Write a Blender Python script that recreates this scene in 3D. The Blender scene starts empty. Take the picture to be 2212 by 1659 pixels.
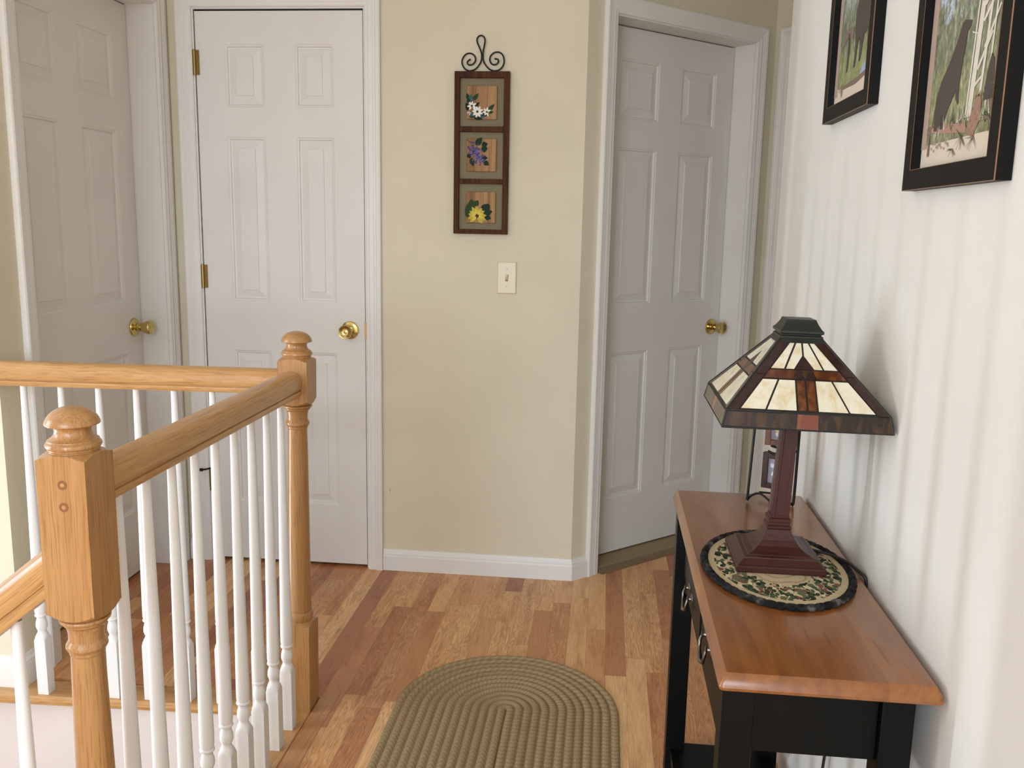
import bpy, bmesh, math, random
from mathutils import Vector, Matrix
random.seed(7)
PI = math.pi
scn = bpy.context.scene
COL = scn.collection

# ------------------------------------------------------------------ materials
def srgb(r, g, b):
    def f(c):
        c /= 255.0
        return c / 12.92 if c <= 0.04045 else ((c + 0.055) / 1.055) ** 2.4
    return (f(r), f(g), f(b), 1.0)

class NT:
    def __init__(self, name):
        self.m = bpy.data.materials.new(name); self.m.use_nodes = True
        self.t = self.m.node_tree; self.n = self.t.nodes; self.l = self.t.links
        self.b = self.n['Principled BSDF']
    def node(self, typ, **kw):
        n = self.n.new(typ)
        for k, v in kw.items(): setattr(n, k, v)
        return n
    def link(self, a, b): self.l.new(a, b)
    def val(self, sock, v):
        if isinstance(v, bpy.types.NodeSocket): self.link(v, sock)
        else: sock.default_value = v
    def math(self, op, a, b=None, c=None):
        n = self.node('ShaderNodeMath', operation=op)
        self.val(n.inputs[0], a)
        if b is not None: self.val(n.inputs[1], b)
        if c is not None: self.val(n.inputs[2], c)
        return n.outputs[0]
    def sep(self, v):
        n = self.node('ShaderNodeSeparateXYZ'); self.link(v, n.inputs[0]); return n.outputs
    def comb(self, x, y, z):
        n = self.node('ShaderNodeCombineXYZ')
        for i, v in enumerate((x, y, z)): self.val(n.inputs[i], v)
        return n.outputs[0]
    def mapping(self, v, scale=(1, 1, 1), loc=(0, 0, 0), rot=(0, 0, 0)):
        n = self.node('ShaderNodeMapping'); self.link(v, n.inputs[0])
        n.inputs['Scale'].default_value = scale; n.inputs['Location'].default_value = loc
        n.inputs['Rotation'].default_value = rot
        return n.outputs[0]
    def noise(self, v, scale, detail=2.0, rough=0.5, dist=0.0):
        n = self.node('ShaderNodeTexNoise'); self.link(v, n.inputs['Vector'])
        n.inputs['Scale'].default_value = scale; n.inputs['Detail'].default_value = detail
        n.inputs['Roughness'].default_value = rough; n.inputs['Distortion'].default_value = dist
        return n.outputs[0]
    def ramp(self, f, stops, interp='LINEAR'):
        n = self.node('ShaderNodeValToRGB'); self.val(n.inputs[0], f)
        cr = n.color_ramp; cr.interpolation = interp
        while len(cr.elements) < len(stops): cr.elements.new(0.5)
        for e, (p, c) in zip(cr.elements, stops): e.position = p; e.color = c
        return n.outputs[0]
    def mix(self, f, a, b, blend='MIX'):
        n = self.node('ShaderNodeMix', data_type='RGBA', blend_type=blend)
        self.val(n.inputs[0], f); self.val(n.inputs[6], a); self.val(n.inputs[7], b)
        return n.outputs[2]
    def white(self, v, dims='2D'):
        n = self.node('ShaderNodeTexWhiteNoise', noise_dimensions=dims)
        self.link(v, n.inputs['Vector']); return n.outputs[0]
    def bump(self, h, strength=0.2, dist=0.001):
        n = self.node('ShaderNodeBump'); self.link(h, n.inputs['Height'])
        n.inputs['Strength'].default_value = strength; n.inputs['Distance'].default_value = dist
        self.link(n.outputs[0], self.b.inputs['Normal'])
    def obj(self): return self.node('ShaderNodeTexCoord').outputs['Object']
    def color(self, c): self.val(self.b.inputs['Base Color'], c)
    def set(self, rough=0.5, metal=0.0, coat=0.0, coat_rough=0.05, spec=0.5):
        self.b.inputs['Roughness'].default_value = rough; self.b.inputs['Metallic'].default_value = metal
        self.b.inputs['Coat Weight'].default_value = coat; self.b.inputs['Coat Roughness'].default_value = coat_rough
        self.b.inputs['Specular IOR Level'].default_value = spec
        return self

def plain(name, c, rough=0.5, metal=0.0, coat=0.0, spec=0.5):
    m = NT(name); m.color(c); m.set(rough, metal, coat, spec=spec); return m.m

def paint(name, c, rough=0.55, bump=0.08, scale=220.0):
    m = NT(name); v = m.obj()
    n = m.noise(v, 3.0, 2.0)
    lo = tuple(x * 0.97 for x in c[:3]) + (1,); hi = tuple(min(1, x * 1.02) for x in c[:3]) + (1,)
    m.color(m.ramp(n, [(0.35, lo), (0.65, hi)])); m.set(rough, spec=0.35)
    m.bump(m.noise(v, scale, 2.0), bump, 0.0006)
    return m.m

def oak(name, axis, stops, rough=0.32, coat=0.25, scale=1.0, seed=0.0, tilt=0.0, spec=0.5):
    """Ring-porous wood: long grain along one object axis."""
    m = NT(name); v = m.obj()
    if tilt: v = m.mapping(v, rot=(0, tilt, 0))
    s = [64.0 * scale] * 3; s['xyz'.index(axis)] = 2.2 * scale
    p = [420.0 * scale] * 3; p['xyz'.index(axis)] = 12.0 * scale
    v1 = m.mapping(v, s, (seed, seed * 2.1, seed * 0.7)); v2 = m.mapping(v, p)
    g = m.noise(v1, 1.0, 4.0, 0.6, 0.8); pores = m.noise(v2, 1.0, 2.0, 0.6)
    big = m.noise(m.mapping(v, [x * 0.18 for x in s]), 1.0, 2.0, 0.5)
    f = m.math('ADD', m.math('MULTIPLY', g, 0.65), m.math('MULTIPLY', big, 0.35))
    col = m.ramp(f, stops)
    dark = m.ramp(pores, [(0.36, (0.62, 0.50, 0.38, 1)), (0.50, (1, 1, 1, 1))])
    m.color(m.mix(0.6, col, dark, 'MULTIPLY'))
    m.set(rough, coat=coat, coat_rough=0.12, spec=spec)
    m.bump(pores, 0.12, 0.0006)
    return m.m

OAK_STOPS = [(0.26, srgb(166, 119, 68)), (0.44, srgb(184, 138, 83)), (0.60, srgb(196, 152, 96)), (0.80, srgb(176, 129, 75))]
M = {}
M['oak_x'] = oak('golden_oak_along_x', 'x', OAK_STOPS, seed=1.3)
M['oak_y'] = oak('golden_oak_along_y', 'y', OAK_STOPS, seed=2.9)
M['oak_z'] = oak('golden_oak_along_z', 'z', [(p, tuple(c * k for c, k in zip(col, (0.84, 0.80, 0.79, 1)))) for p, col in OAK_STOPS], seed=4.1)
M['oak_slope'] = oak('golden_oak_along_stair', 'x', OAK_STOPS, seed=3.3, tilt=math.atan(0.80))
M['white_wood'] = paint('white_enamel', srgb(232, 231, 228), 0.32, 0.03, 90)
M['trim'] = paint('trim_white_paint', srgb(228, 226, 221), 0.38, 0.03, 120)
M['door'] = paint('door_white_paint', srgb(222, 219, 213), 0.45, 0.10, 260)
M['wall_beige'] = paint('beige_wall_paint', srgb(216, 208, 184), 0.75, 0.12, 300)
M['wall_beige_lit'] = paint('beige_wall_paint_lit', srgb(216, 213, 204), 0.75, 0.12, 300)  # same paint as the beige, whitened to suggest direct light on it
M['fascia'] = paint('warm_white_paint', srgb(216, 206, 199), 0.7, 0.08, 300)
M['ceiling'] = paint('ceiling_white', srgb(230, 228, 222), 0.9)
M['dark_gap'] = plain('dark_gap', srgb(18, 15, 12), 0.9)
M['plug_ring'] = plain('plug_glue_line', srgb(132, 88, 50), 0.5)
M['brass'] = plain('polished_brass', srgb(204, 182, 118), 0.13, 1.0)
M['brass_dull'] = plain('aged_brass', srgb(158, 130, 78), 0.3, 1.0)
M['bronze'] = plain('dark_bronze', srgb(46, 26, 20), 0.45, 0.6)
M['iron'] = plain('black_iron', srgb(14, 13, 13), 0.5, 0.3)
M['pewter'] = plain('pewter', srgb(120, 116, 108), 0.28, 1.0)
M['black_paint'] = plain('black_satin_paint', srgb(5, 6, 5), 0.4, 0.0, 0.0, 0.16)
M['black_frame'] = plain('black_frame_paint', srgb(11, 11, 10), 0.5, spec=0.16)
M['gold_edge'] = plain('rubbed_copper_edge', srgb(136, 98, 70), 0.5)
M['switch'] = plain('ivory_plastic', srgb(222, 210, 180), 0.35)
M['cord'] = plain('dark_brown_cord', srgb(34, 27, 22), 0.5)
M['screw'] = plain('screw_grey', srgb(120, 110, 90), 0.5, 0.5)
M['threshold'] = plain('taupe_threshold', srgb(150, 132, 98), 0.6)
M['threshold_edge'] = oak('brown_threshold', 'x', [(0.3, srgb(105, 82, 48)), (0.7, srgb(132, 106, 66))], seed=6)
M['lead'] = plain('dark_patina_came', srgb(34, 32, 28), 0.5, 0.3)
M['cap_metal'] = plain('green_black_patina', srgb(40, 44, 38), 0.42, 0.45)
M['lamp_wood'] = oak('red_brown_lamp_finish', 'z', [(0.3, srgb(52, 24, 18)), (0.55, srgb(68, 33, 26)), (0.8, srgb(58, 28, 21))], 0.42, 0.08, spec=0.35)
M['frame_wood'] = oak('dark_walnut_stain', 'z', [(0.3, srgb(38, 20, 8)), (0.5, srgb(72, 41, 18)), (0.7, srgb(96, 60, 28))], 0.6, 0.0, spec=0.15)
M['tile_wood'] = oak('weathered_tile_wood', 'z', [(0.3, srgb(104, 78, 52)), (0.5, srgb(160, 124, 86)), (0.7, srgb(184, 146, 106))], 0.65, 0.0, scale=0.6, spec=0.2)
M['mesh_back'] = paint('olive_grey_backing', srgb(128, 119, 92), 0.8)

def glass(name, c1, c2, rough=0.12, trans=0.0, scale=1.0):
    m = NT(name); v = m.obj()
    n = m.noise(m.mapping(v, (60 * scale, 60 * scale, 11 * scale)), 1.0, 3.0, 0.55, 0.5)
    col = m.ramp(n, [(0.45, c1), (0.80, c2)]); m.color(col); m.set(rough, spec=0.5)
    if trans:
        tr = m.node('ShaderNodeBsdfTranslucent'); m.link(col, tr.inputs[0])
        mx = m.node('ShaderNodeMixShader'); mx.inputs[0].default_value = trans
        m.link(m.b.outputs[0], mx.inputs[1]); m.link(tr.outputs[0], mx.inputs[2])
        m.link(mx.outputs[0], m.n['Material Output'].inputs[0])
    return m.m
M['glass_cream'] = glass('cream_opalescent_glass', srgb(232, 226, 202), srgb(216, 190, 136), 0.10, 0.12)
M['glass_brown'] = glass('brown_streaky_glass', srgb(78, 40, 20), srgb(128, 76, 38), 0.14)
M['glass_dark'] = glass('dark_brown_glass', srgb(38, 24, 16), srgb(84, 58, 30), 0.16)
M['glass_plum'] = glass('deep_plum_glass', srgb(46, 24, 20), srgb(60, 32, 26), 0.16)
M['glass_terra'] = glass('terracotta_glass', srgb(112, 60, 42), srgb(136, 84, 62), 0.16)

def floor_mat():
    m = NT('oak_strip_laminate'); v = m.obj(); x, y, z = m.sep(v)
    W = 0.0612
    u = m.math('DIVIDE', m.math('ADD', x, 4.0 + 0.058 - 0.0612 * 0), W)
    row = m.math('FLOOR', u); fu = m.math('FRACT', u)
    r1 = m.white(m.comb(row, 3.7, 0.0))
    L = 0.60
    w = m.math('ADD', m.math('DIVIDE', m.math('ADD', y, 5.0), L), m.math('MULTIPLY', r1, 7.3))
    col = m.math('FLOOR', w); fw = m.math('FRACT', w)
    rnd = m.white(m.comb(row, col, 0.0)); rnd2 = m.white(m.comb(col, row, 5.0), '3D')
    base = m.ramp(rnd, [(0.0, srgb(172, 112, 74)), (0.16, srgb(194, 134, 90)), (0.36, srgb(216, 160, 108)), (0.58, srgb(230, 180, 126)), (0.82, srgb(240, 198, 144)), (1.0, srgb(200, 142, 98))])
    # cathedral grain: warped rings, different in every strip
    ox = m.math('MULTIPLY', rnd2, 19.0); oy = m.math('MULTIPLY', rnd, 31.0)
    gv = m.comb(m.math('ADD', m.math('MULTIPLY', x, 26.0), ox), m.math('ADD', m.math('MULTIPLY', y, 2.6), oy), 0.0)
    warp = m.noise(gv, 1.3, 2.0, 0.5, 0.4)
    rings = m.math('SINE', m.math('MULTIPLY', warp, 88.0))
    ringmask = m.math('GREATER_THAN', rnd2, 0.45)
    rg = m.math('MULTIPLY', m.math('MULTIPLY', m.math('ADD', rings, 1.0), 0.5), m.math('ADD', m.math('MULTIPLY', ringmask, 0.75), 0.25))
    fine = m.noise(m.comb(m.math('MULTIPLY', x, 420.0), m.math('MULTIPLY', y, 11.0), 0.0), 1.0, 3.0, 0.6)
    blot = m.noise(m.comb(m.math('ADD', m.math('MULTIPLY', x, 22.0), ox), m.math('ADD', m.math('MULTIPLY', y, 3.2), oy), 0.0), 1.0, 4.0, 0.62)
    c = m.mix(m.math('MULTIPLY', rg, 0.58), base, m.mix(1.0, base, (0.60, 0.48, 0.36, 1), 'MULTIPLY'))
    c = m.mix(m.ramp(fine, [(0.40, (0.65, 0.65, 0.65, 1)), (0.56, (0, 0, 0, 1))]), c, m.mix(1.0, c, (0.78, 0.70, 0.60, 1), 'MULTIPLY'))
    c = m.mix(m.ramp(blot, [(0.50, (0, 0, 0, 1)), (0.68, (0.75, 0.75, 0.75, 1))]), c, m.mix(1.0, c, (0.70, 0.56, 0.44, 1), 'MULTIPLY'))
    kn = m.node('ShaderNodeTexVoronoi'); kn.inputs['Scale'].default_value = 1.0
    m.link(m.comb(m.math('ADD', m.math('MULTIPLY', x, 9.0), m.math('MULTIPLY', warp, 0.5)), m.math('MULTIPLY', y, 2.2), 0.0), kn.inputs['Vector'])
    c = m.mix(m.ramp(kn.outputs[0], [(0.01, (0.75, 0.75, 0.75, 1)), (0.10, (0, 0, 0, 1))]), c, srgb(112, 70, 44))
    eu = m.math('MINIMUM', fu, m.math('SUBTRACT', 1.0, fu)); ew = m.math('MINIMUM', fw, m.math('SUBTRACT', 1.0, fw))
    seam = m.math('MAXIMUM', m.math('LESS_THAN', eu, 0.012), m.math('LESS_THAN', ew, 0.0022))
    c = m.mix(m.math('MULTIPLY', seam, 0.32), c, srgb(96, 62, 40))
    m.color(c); m.set(0.36, coat=0.12, coat_rough=0.2, spec=0.4)
    m.bump(fine, 0.05, 0.0005)
    return m.m
M['floor'] = floor_mat()

def tabletop_mat():
    m = NT('honey_cherry_tabletop'); v = m.obj(); x, y, z = m.sep(v)
    g = m.noise(m.mapping(v, (46, 3.0, 46)), 1.0, 4.0, 0.6, 1.0)
    big = m.noise(m.mapping(v, (11, 3.5, 11), (3.1, 1.2, 0)), 1.0, 2.0, 0.5, 0.6)
    row = m.math('FLOOR', m.math('DIVIDE', x, 0.078)); r = m.white(m.comb(row, 1.0, 0.0))
    f = m.math('ADD', m.math('ADD', m.math('MULTIPLY', g, 0.35), m.math('MULTIPLY', big, 0.45)), m.math('MULTIPLY', r, 0.2))
    c = m.ramp(f, [(0.28, srgb(100, 56, 24)), (0.45, srgb(132, 80, 36)), (0.60, srgb(152, 98, 46)), (0.75, srgb(120, 70, 32))])
    sc = m.noise(m.mapping(v, (90, 5.0, 90), (7, 2, 1)), 1.0, 1.0)
    c = m.mix(m.ramp(sc, [(0.70, (0, 0, 0, 1)), (0.75, (0.45, 0.45, 0.45, 1))]), c, srgb(78, 42, 20))
    m.color(c); m.set(0.30, coat=0.55, coat_rough=0.16, spec=0.45)
    return m.m
M['tabletop'] = tabletop_mat()

def rug_mat():
    m = NT('olive_braided_wool'); uv = m.node('ShaderNodeTexCoord').outputs['UV']
    u, v, w = m.sep(uv)
    rib = m.math('FLOOR', m.math('DIVIDE', v, 0.310 / 13)); rr = m.white(m.comb(rib, 2.0, 0.0))
    saw = m.math('FRACT', m.math('ADD', m.math('DIVIDE', u, 0.017), m.math('ADD', m.math('MULTIPLY', m.math('PINGPONG', v, 0.155 / 13), 55.0), m.math('MULTIPLY', rr, 5.0))))
    st = m.math('PINGPONG', saw, 0.5)
    fuzz = m.noise(m.obj(), 520.0, 3.0, 0.7)
    f = m.math('ADD', m.math('MULTIPLY', st, 0.5), m.math('MULTIPLY', fuzz, 0.95))
    c = m.ramp(f, [(0.25, srgb(122, 102, 72)), (0.55, srgb(158, 136, 102)), (0.85, srgb(186, 164, 126))])
    c = m.mix(m.math('MULTIPLY', rr, 0.35), c, srgb(136, 118, 86))
    m.color(c); m.set(0.95, spec=0.1); m.bump(f, 0.5, 0.0025)
    return m.m
M['rug'] = rug_mat()

def mat_mat():
    """Oval table mat: tan border ring, band of dark green leaves and berries, tan wood-ring centre (object x,y on its semi-axes)."""
    m = NT('printed_jute_mat'); v = m.obj(); x, y, z = m.sep(v)
    ex = m.math('DIVIDE', x, 0.124); ey = m.math('DIVIDE', y, 0.178)
    r = m.math('SQRT', m.math('ADD', m.math('MULTIPLY', ex, ex), m.math('MULTIPLY', ey, ey)))
    weave = m.noise(v, 420.0, 2.0, 0.6)
    tan = m.ramp(weave, [(0.3, srgb(172, 152, 116)), (0.7, srgb(202, 186, 152))])
    ringn = m.noise(v, 26.0, 2.0)
    rings = m.math('PINGPONG', m.math('ADD', m.math('MULTIPLY', r, 7.5), m.math('MULTIPLY', ringn, 1.2)), 0.5)
    center = m.mix(m.ramp(rings, [(0.0, (0.8, 0.8, 0.8, 1)), (0.16, (0, 0, 0, 1))]), tan, srgb(146, 112, 74))
    lf = m.node('ShaderNodeTexVoronoi', feature='F1'); lf.inputs['Scale'].default_value = 1.0
    wv = m.noise(v, 30.0, 1.0)
    m.link(m.mapping(m.comb(m.math('ADD', x, m.math('MULTIPLY', wv, 0.02)), y, 0.0), (140, 88, 1), rot=(0, 0, 0.6)), lf.inputs['Vector'])
    leaf = m.math('LESS_THAN', lf.outputs['Distance'], 0.66)
    lr = m.sep(lf.outputs['Color'])[0]
    lc = m.ramp(lr, [(0.0, srgb(48, 62, 42)), (0.25, srgb(74, 86, 58)), (0.45, srgb(40, 48, 36)), (0.58, srgb(122, 82, 68)), (0.72, srgb(206, 190, 154)), (0.86, srgb(98, 102, 74))], 'CONSTANT')
    band = m.mix(leaf, tan, lc)
    inb = m.math('MULTIPLY', m.math('GREATER_THAN', r, 0.50), m.math('LESS_THAN', r, 0.885))
    edge = m.noise(v, 60.0, 1.0)
    inb2 = m.math('MULTIPLY', m.math('GREATER_THAN', m.math('ADD', r, m.math('MULTIPLY', edge, 0.2)), 0.62), m.math('LESS_THAN', r, 0.885))
    c = m.mix(inb2, m.mix(m.math('LESS_THAN', r, 0.5), tan, center), band)
    m.color(c); m.set(0.9, spec=0.15); m.bump(weave, 0.4, 0.001)
    return m.m
M['mat_print'] = mat_mat()
def braid_mat():
    m = NT('charcoal_braid'); v = m.obj()
    n = m.noise(v, 40.0, 2.0, 0.6); f = m.noise(v, 900.0, 2.0)
    c = m.ramp(n, [(0.42, srgb(26, 25, 24)), (0.58, srgb(46, 45, 42)), (0.7, srgb(92, 88, 82))])
    m.color(c); m.set(0.9, spec=0.15); m.bump(f, 0.4, 0.0006)
    return m.m
M['braid'] = braid_mat()
def forest_mat(name, sky, top, low, axis_z=(0.0, 0.3)):
    """Blurred forest backdrop of a printed picture: sky patches, foliage, meadow."""
    m = NT(name); v = m.obj(); x, y, z = m.sep(v)
    t = m.math('DIVIDE', m.math('SUBTRACT', z, axis_z[0]), axis_z[1])
    n = m.noise(m.mapping(v, (1, 46, 24)), 1.0, 5.0, 0.7, 0.8); n2 = m.noise(m.mapping(v, (1, 130, 80)), 1.0, 4.0, 0.65)
    f = m.math('ADD', t, m.math('MULTIPLY', m.math('SUBTRACT', n, 0.5), 0.9))
    c = m.ramp(f, [(0.08, srgb(120, 112, 84)), (0.22, low), (0.45, low), (0.56, top), (0.8, top), (0.92, sky)])
    c = m.mix(m.ramp(n2, [(0.42, (0.8, 0.8, 0.8, 1)), (0.60, (0, 0, 0, 1))]), c, m.mix(1.0, c, (0.45, 0.48, 0.42, 1), 'MULTIPLY'))
    n3 = m.noise(m.mapping(v, (1, 70, 30), (3, 1, 2)), 1.0, 4.0, 0.65)
    c = m.mix(m.ramp(n3, [(0.52, (0, 0, 0, 1)), (0.72, (0.7, 0.7, 0.7, 1))]), c, srgb(206, 204, 176))
    m.color(c); m.set(0.35, spec=0.4)
    return m.m
M['forest_near'] = forest_mat('printed_forest_with_clearing', srgb(188, 200, 212), srgb(124, 130, 104), srgb(150, 152, 112), (0.03, 0.27))
M['forest_far'] = forest_mat('printed_forest_by_lake', srgb(176, 188, 178), srgb(122, 130, 108), srgb(152, 158, 104), (0.02, 0.24))
for nm, c in dict(p_bear=(78, 70, 64), p_birch=(206, 198, 184), p_paper=(206, 192, 172), p_bark=(170, 148, 132), p_cone=(150, 118, 100),
                  p_twig=(120, 104, 92), p_ink=(150, 134, 120), p_rose=(160, 126, 110), p_lake=(150, 166, 196), p_leaf=(70, 84, 56),
                  f_white=(228, 228, 214), f_green=(18, 46, 28), f_teal=(42, 92, 98), f_green2=(36, 64, 26), f_purple=(104, 96, 152), f_purple2=(58, 50, 96),
                  f_yellow=(190, 170, 58), f_yellow2=(212, 192, 80), f_brown=(74, 48, 26), f_dark=(24, 30, 24), photo_a=(150, 146, 160), photo_b=(206, 206, 212), photo_c=(96, 96, 104)).items():
    M[nm] = plain(nm.replace('p_', 'print_').replace('f_', 'flower_'), srgb(*c), 0.6, spec=0.2)

# ------------------------------------------------------------------ mesh builder
class MB:
    def __init__(self, xf=None):
        self.v = []; self.f = []; self.mi = []; self.mats = []; self.uv = {}; self.xf = xf
    def mat(self, m):
        if m not in self.mats: self.mats.append(m)
        return self.mats.index(m)
    def add(self, verts, faces, m, M4=None):
        b = len(self.v); k = self.mat(m)
        for p in verts:
            p = Vector(p)
            if M4 is not None: p = M4 @ p
            if self.xf is not None: p = self.xf @ p
            self.v.append(p)
        for f in faces: self.f.append([i + b for i in f]); self.mi.append(k)
        return b
    def box(self, lo, hi, m, M4=None):
        (x0, y0, z0), (x1, y1, z1) = lo, hi
        v = [(x0, y0, z0), (x1, y0, z0), (x1, y1, z0), (x0, y1, z0), (x0, y0, z1), (x1, y0, z1), (x1, y1, z1), (x0, y1, z1)]
        self.add(v, [(0, 3, 2, 1), (4, 5, 6, 7), (0, 1, 5, 4), (1, 2, 6, 5), (2, 3, 7, 6), (3, 0, 4, 7)], m, M4)
        return self
    def rings(self, rings, m, closed=True, cap0=True, cap1=True, M4=None):
        n = len(rings[0]); v = [p for r in rings for p in r]; f = []
        for i in range(len(rings) - 1):
            for j in range(n if closed else n - 1):
                a, b = i * n + j, i * n + (j + 1) % n
                f.append((a, b, b + n, a + n))
        if cap0 and closed: f.append(tuple(range(n))[::-1])
        if cap1 and closed: f.append(tuple((len(rings) - 1) * n + j for j in range(n)))
        self.add(v, f, m, M4); return self
    def lathe(self, prof, m, segs=32, M4=None, sq=None):
        rs = []
        for r, z in prof:
            ring = []
            for k in range(segs):
                a = 2 * PI * (k + (0.0 if sq is None else 0.0)) / segs
                rr = r
                if sq is not None: rr = min(r, sq(z) / max(abs(math.cos(a)), abs(math.sin(a))))
                ring.append((rr * math.cos(a), rr * math.sin(a), z))
            rs.append(ring)
        return self.rings(rs, m, M4=M4)
    def squares(self, prof, m, M4=None, cx=0.0, cy=0.0):
        """Stack of squares: (half width, z[, x shift])."""
        rs = []
        for p in prof:
            h, z = p[0], p[1]; dx = p[2] if len(p) > 2 else 0.0
            rs.append([(cx + dx - h, cy - h, z), (cx + dx + h, cy - h, z), (cx + dx + h, cy + h, z), (cx + dx - h, cy + h, z)])
        return self.rings(rs, m, M4=M4)
    def tube(self, pts, r, m, segs=10, closed=False, M4=None):
        pts = [Vector(p) for p in pts]; n = len(pts); rs = []
        prev = None
        for i, p in enumerate(pts):
            if closed: t = pts[(i + 1) % n] - pts[i - 1]
            else: t = pts[min(i + 1, n - 1)] - pts[max(i - 1, 0)]
            t.normalize()
            if prev is None:
                up = Vector((0, 0, 1)) if abs(t.z) < 0.9 else Vector((1, 0, 0))
                u = t.cross(up).normalized()
            else:
                u = (prev - t * prev.dot(t)).normalized()
            prev = u; w = t.cross(u)
            rr = r[i] if isinstance(r, (list, tuple)) else r
            rs.append([p + (u * math.cos(2 * PI * k / segs) + w * math.sin(2 * PI * k / segs)) * rr for k in range(segs)])
        if closed: rs.append(rs[0])
        return self.rings(rs, m, cap0=not closed, cap1=not closed, M4=M4)
    def prism(self, poly, d0, d1, m, plane='xy', M4=None):
        """Polygon extruded along its normal between d0 and d1."""
        def P(a, b, d): return {'xy': (a, b, d), 'xz': (a, d, b), 'yz': (d, a, b)}[plane]
        n = len(poly)
        self.add([P(a, b, d0) for a, b in poly] + [P(a, b, d1) for a, b in poly],
                 [tuple(range(n)), tuple(range(2 * n - 1, n - 1, -1))] + [(i, (i + 1) % n, (i + 1) % n + n, i + n) for i in range(n)], m, M4)
        return self
    def build(self, name, parent=None, org=(0, 0, 0), smooth=None, bevel=None, recalc=True, seg=2):
        me = bpy.data.meshes.new(name)
        o_ = Vector(org)
        me.from_pydata([tuple(p - o_) for p in self.v], [], self.f)
        for m in self.mats: me.materials.append(m)
        me.polygons.foreach_set('material_index', self.mi)
        if recalc:
            bm = bmesh.new(); bm.from_mesh(me); bmesh.ops.recalc_face_normals(bm, faces=bm.faces); bm.to_mesh(me); bm.free()
        if smooth is not None:
            me.shade_smooth(); me.set_sharp_from_angle(angle=math.radians(smooth))
        o = bpy.data.objects.new(name, me); COL.objects.link(o)
        if parent is not None: o.parent = parent
        else: o.location = o_
        if bevel:
            b = o.modifiers.new('bevel', 'BEVEL'); b.width = bevel; b.segments = seg; b.limit_method = 'ANGLE'; b.angle_limit = math.radians(40)
        return o

def thing(name, label, cat, loc=(0, 0, 0), group=None):
    o = bpy.data.objects.new(name, None); COL.objects.link(o); o.location = loc
    o.empty_display_size = 0.05
    return tag(o, label, cat, group)
def tag(o, label, cat, group=None):
    o['label'] = label; o['category'] = cat
    if group: o['group'] = group
    return o
def struct(o, label=None, cat=None):
    o['kind'] = 'structure'
    if label: o['label'] = label
    if cat: o['category'] = cat
    return o
def T(x, y, z): return Matrix.Translation((x, y, z))

# ------------------------------------------------------------------ layout numbers
EYE = 1.3215
XL = -1.603            # left wall face
YB = 3.227             # back wall face
CX, CY = -0.091, 3.227 # outside corner where the back wall turns to the diagonal wall
XR = 0.486             # right wall face
YS = 2.210             # short wall beside the stairwell (faces the camera)
CEIL = 2.44
A = math.radians(47.3)
DIAG = Matrix(((math.sin(A), -math.cos(A), 0, CX), (math.cos(A), math.sin(A), 0, CY), (0, 0, 1, 0), (0, 0, 0, 1)))  # local x along the wall, y behind it
S5 = 1.004
c5 = DIAG @ Vector((S5, 0, 0))
PERP = Matrix(((math.cos(A), math.sin(A), 0, c5.x), (-math.sin(A), math.cos(A), 0, c5.y), (0, 0, 1, 0), (0, 0, 0, 1)))
BACK = T(0, YB, 0)                                                        # local x = world x, y behind
LEFT = Matrix(((0, -1, 0, XL), (1, 0, 0, 0), (0, 0, 1, 0), (0, 0, 0, 1)))  # local x = world y, y behind (-X)

# ------------------------------------------------------------------ walls, floor, ceiling
def wall(name, xf, x0, x1, mat, opening=None, z0=0.0, z1=CEIL, th=0.114, label=None):
    b = MB(xf)
    if opening is None: b.box((x0, 0, z0), (x1, th, z1), mat)
    else:
        a, c, h = opening; a, c, h = a - 0.0185, c + 0.0185, h + 0.0185
        b.box((x0, 0, z0), (a, th, z1), mat); b.box((c, 0, z0), (x1, th, z1), mat); b.box((a, 0, h), (c, th, z1), mat)
    return struct(b.build(name, recalc=True), label, 'wall')
D1 = (2.386, 3.155); D2 = (-1.4915, -0.8745); D3 = (0.135, 0.878); D4 = (0.092, 0.83)
HEAD = 2.049; HEAD3 = 2.043
WALL_BACK = wall('wall_back', BACK, XL - 0.1, CX, M['wall_beige'], (*D2, HEAD), label='beige painted wall between the closet door and the corner')
wall('wall_left', LEFT, YS, YB, M['wall_beige'], (*D1, HEAD), label='beige left wall around the white door beside the stair railing')
wall('wall_diagonal', DIAG, 0.0, S5 + 0.1, M['wall_beige'], (*D3, HEAD3), label='beige angled wall holding the shaded white door')
wall('wall_passage', PERP, 0.0, 1.15, M['wall_beige'], (*D4, HEAD), label='narrow strip of beige wall behind the end of the right wall')
b = MB(); b.box((XR, -5.0, 0), (XR + 0.12, 2.69, CEIL), M['wall_beige_lit'])
struct(b.build('wall_right'), 'cream wall on the right with pictures and soft striped shadows', 'wall')
b = MB(); b.box((-4.0, YS, 0), (XL - 0.1135, YS + 0.114, CEIL), M['wall_beige_lit'])
struct(b.build('wall_stairwell'), 'cream wall facing the stairwell left of the railing', 'wall')
b = MB(); b.box((-4.0, 2.19, -1.35), (-0.77, 2.30, -0.02), M['fascia'], Matrix.Identity(4))
struct(b.build('trim_1'), 'white fascia below the railing at the edge of the stairwell', 'trim')
e5 = PERP @ Vector((1.15, 0, 0))
b = MB(); b.prism([(e5.x, e5.y), (XR + 0.12, 2.69), (XR + 0.12, 2.60), (e5.x + 0.1, e5.y)], 0, CEIL, M['wall_beige'])
struct(b.build('wall_recess'), 'beige wall closing the passage beyond the right wall', 'wall')
b = MB(); b.box((-4.0, -5.1, -1.35), (XR + 0.12, -5.0, 0.10), M['wall_beige_lit']); b.box((-4.0, -5.1, 2.15), (XR + 0.12, -5.0, CEIL), M['wall_beige_lit'])
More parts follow.
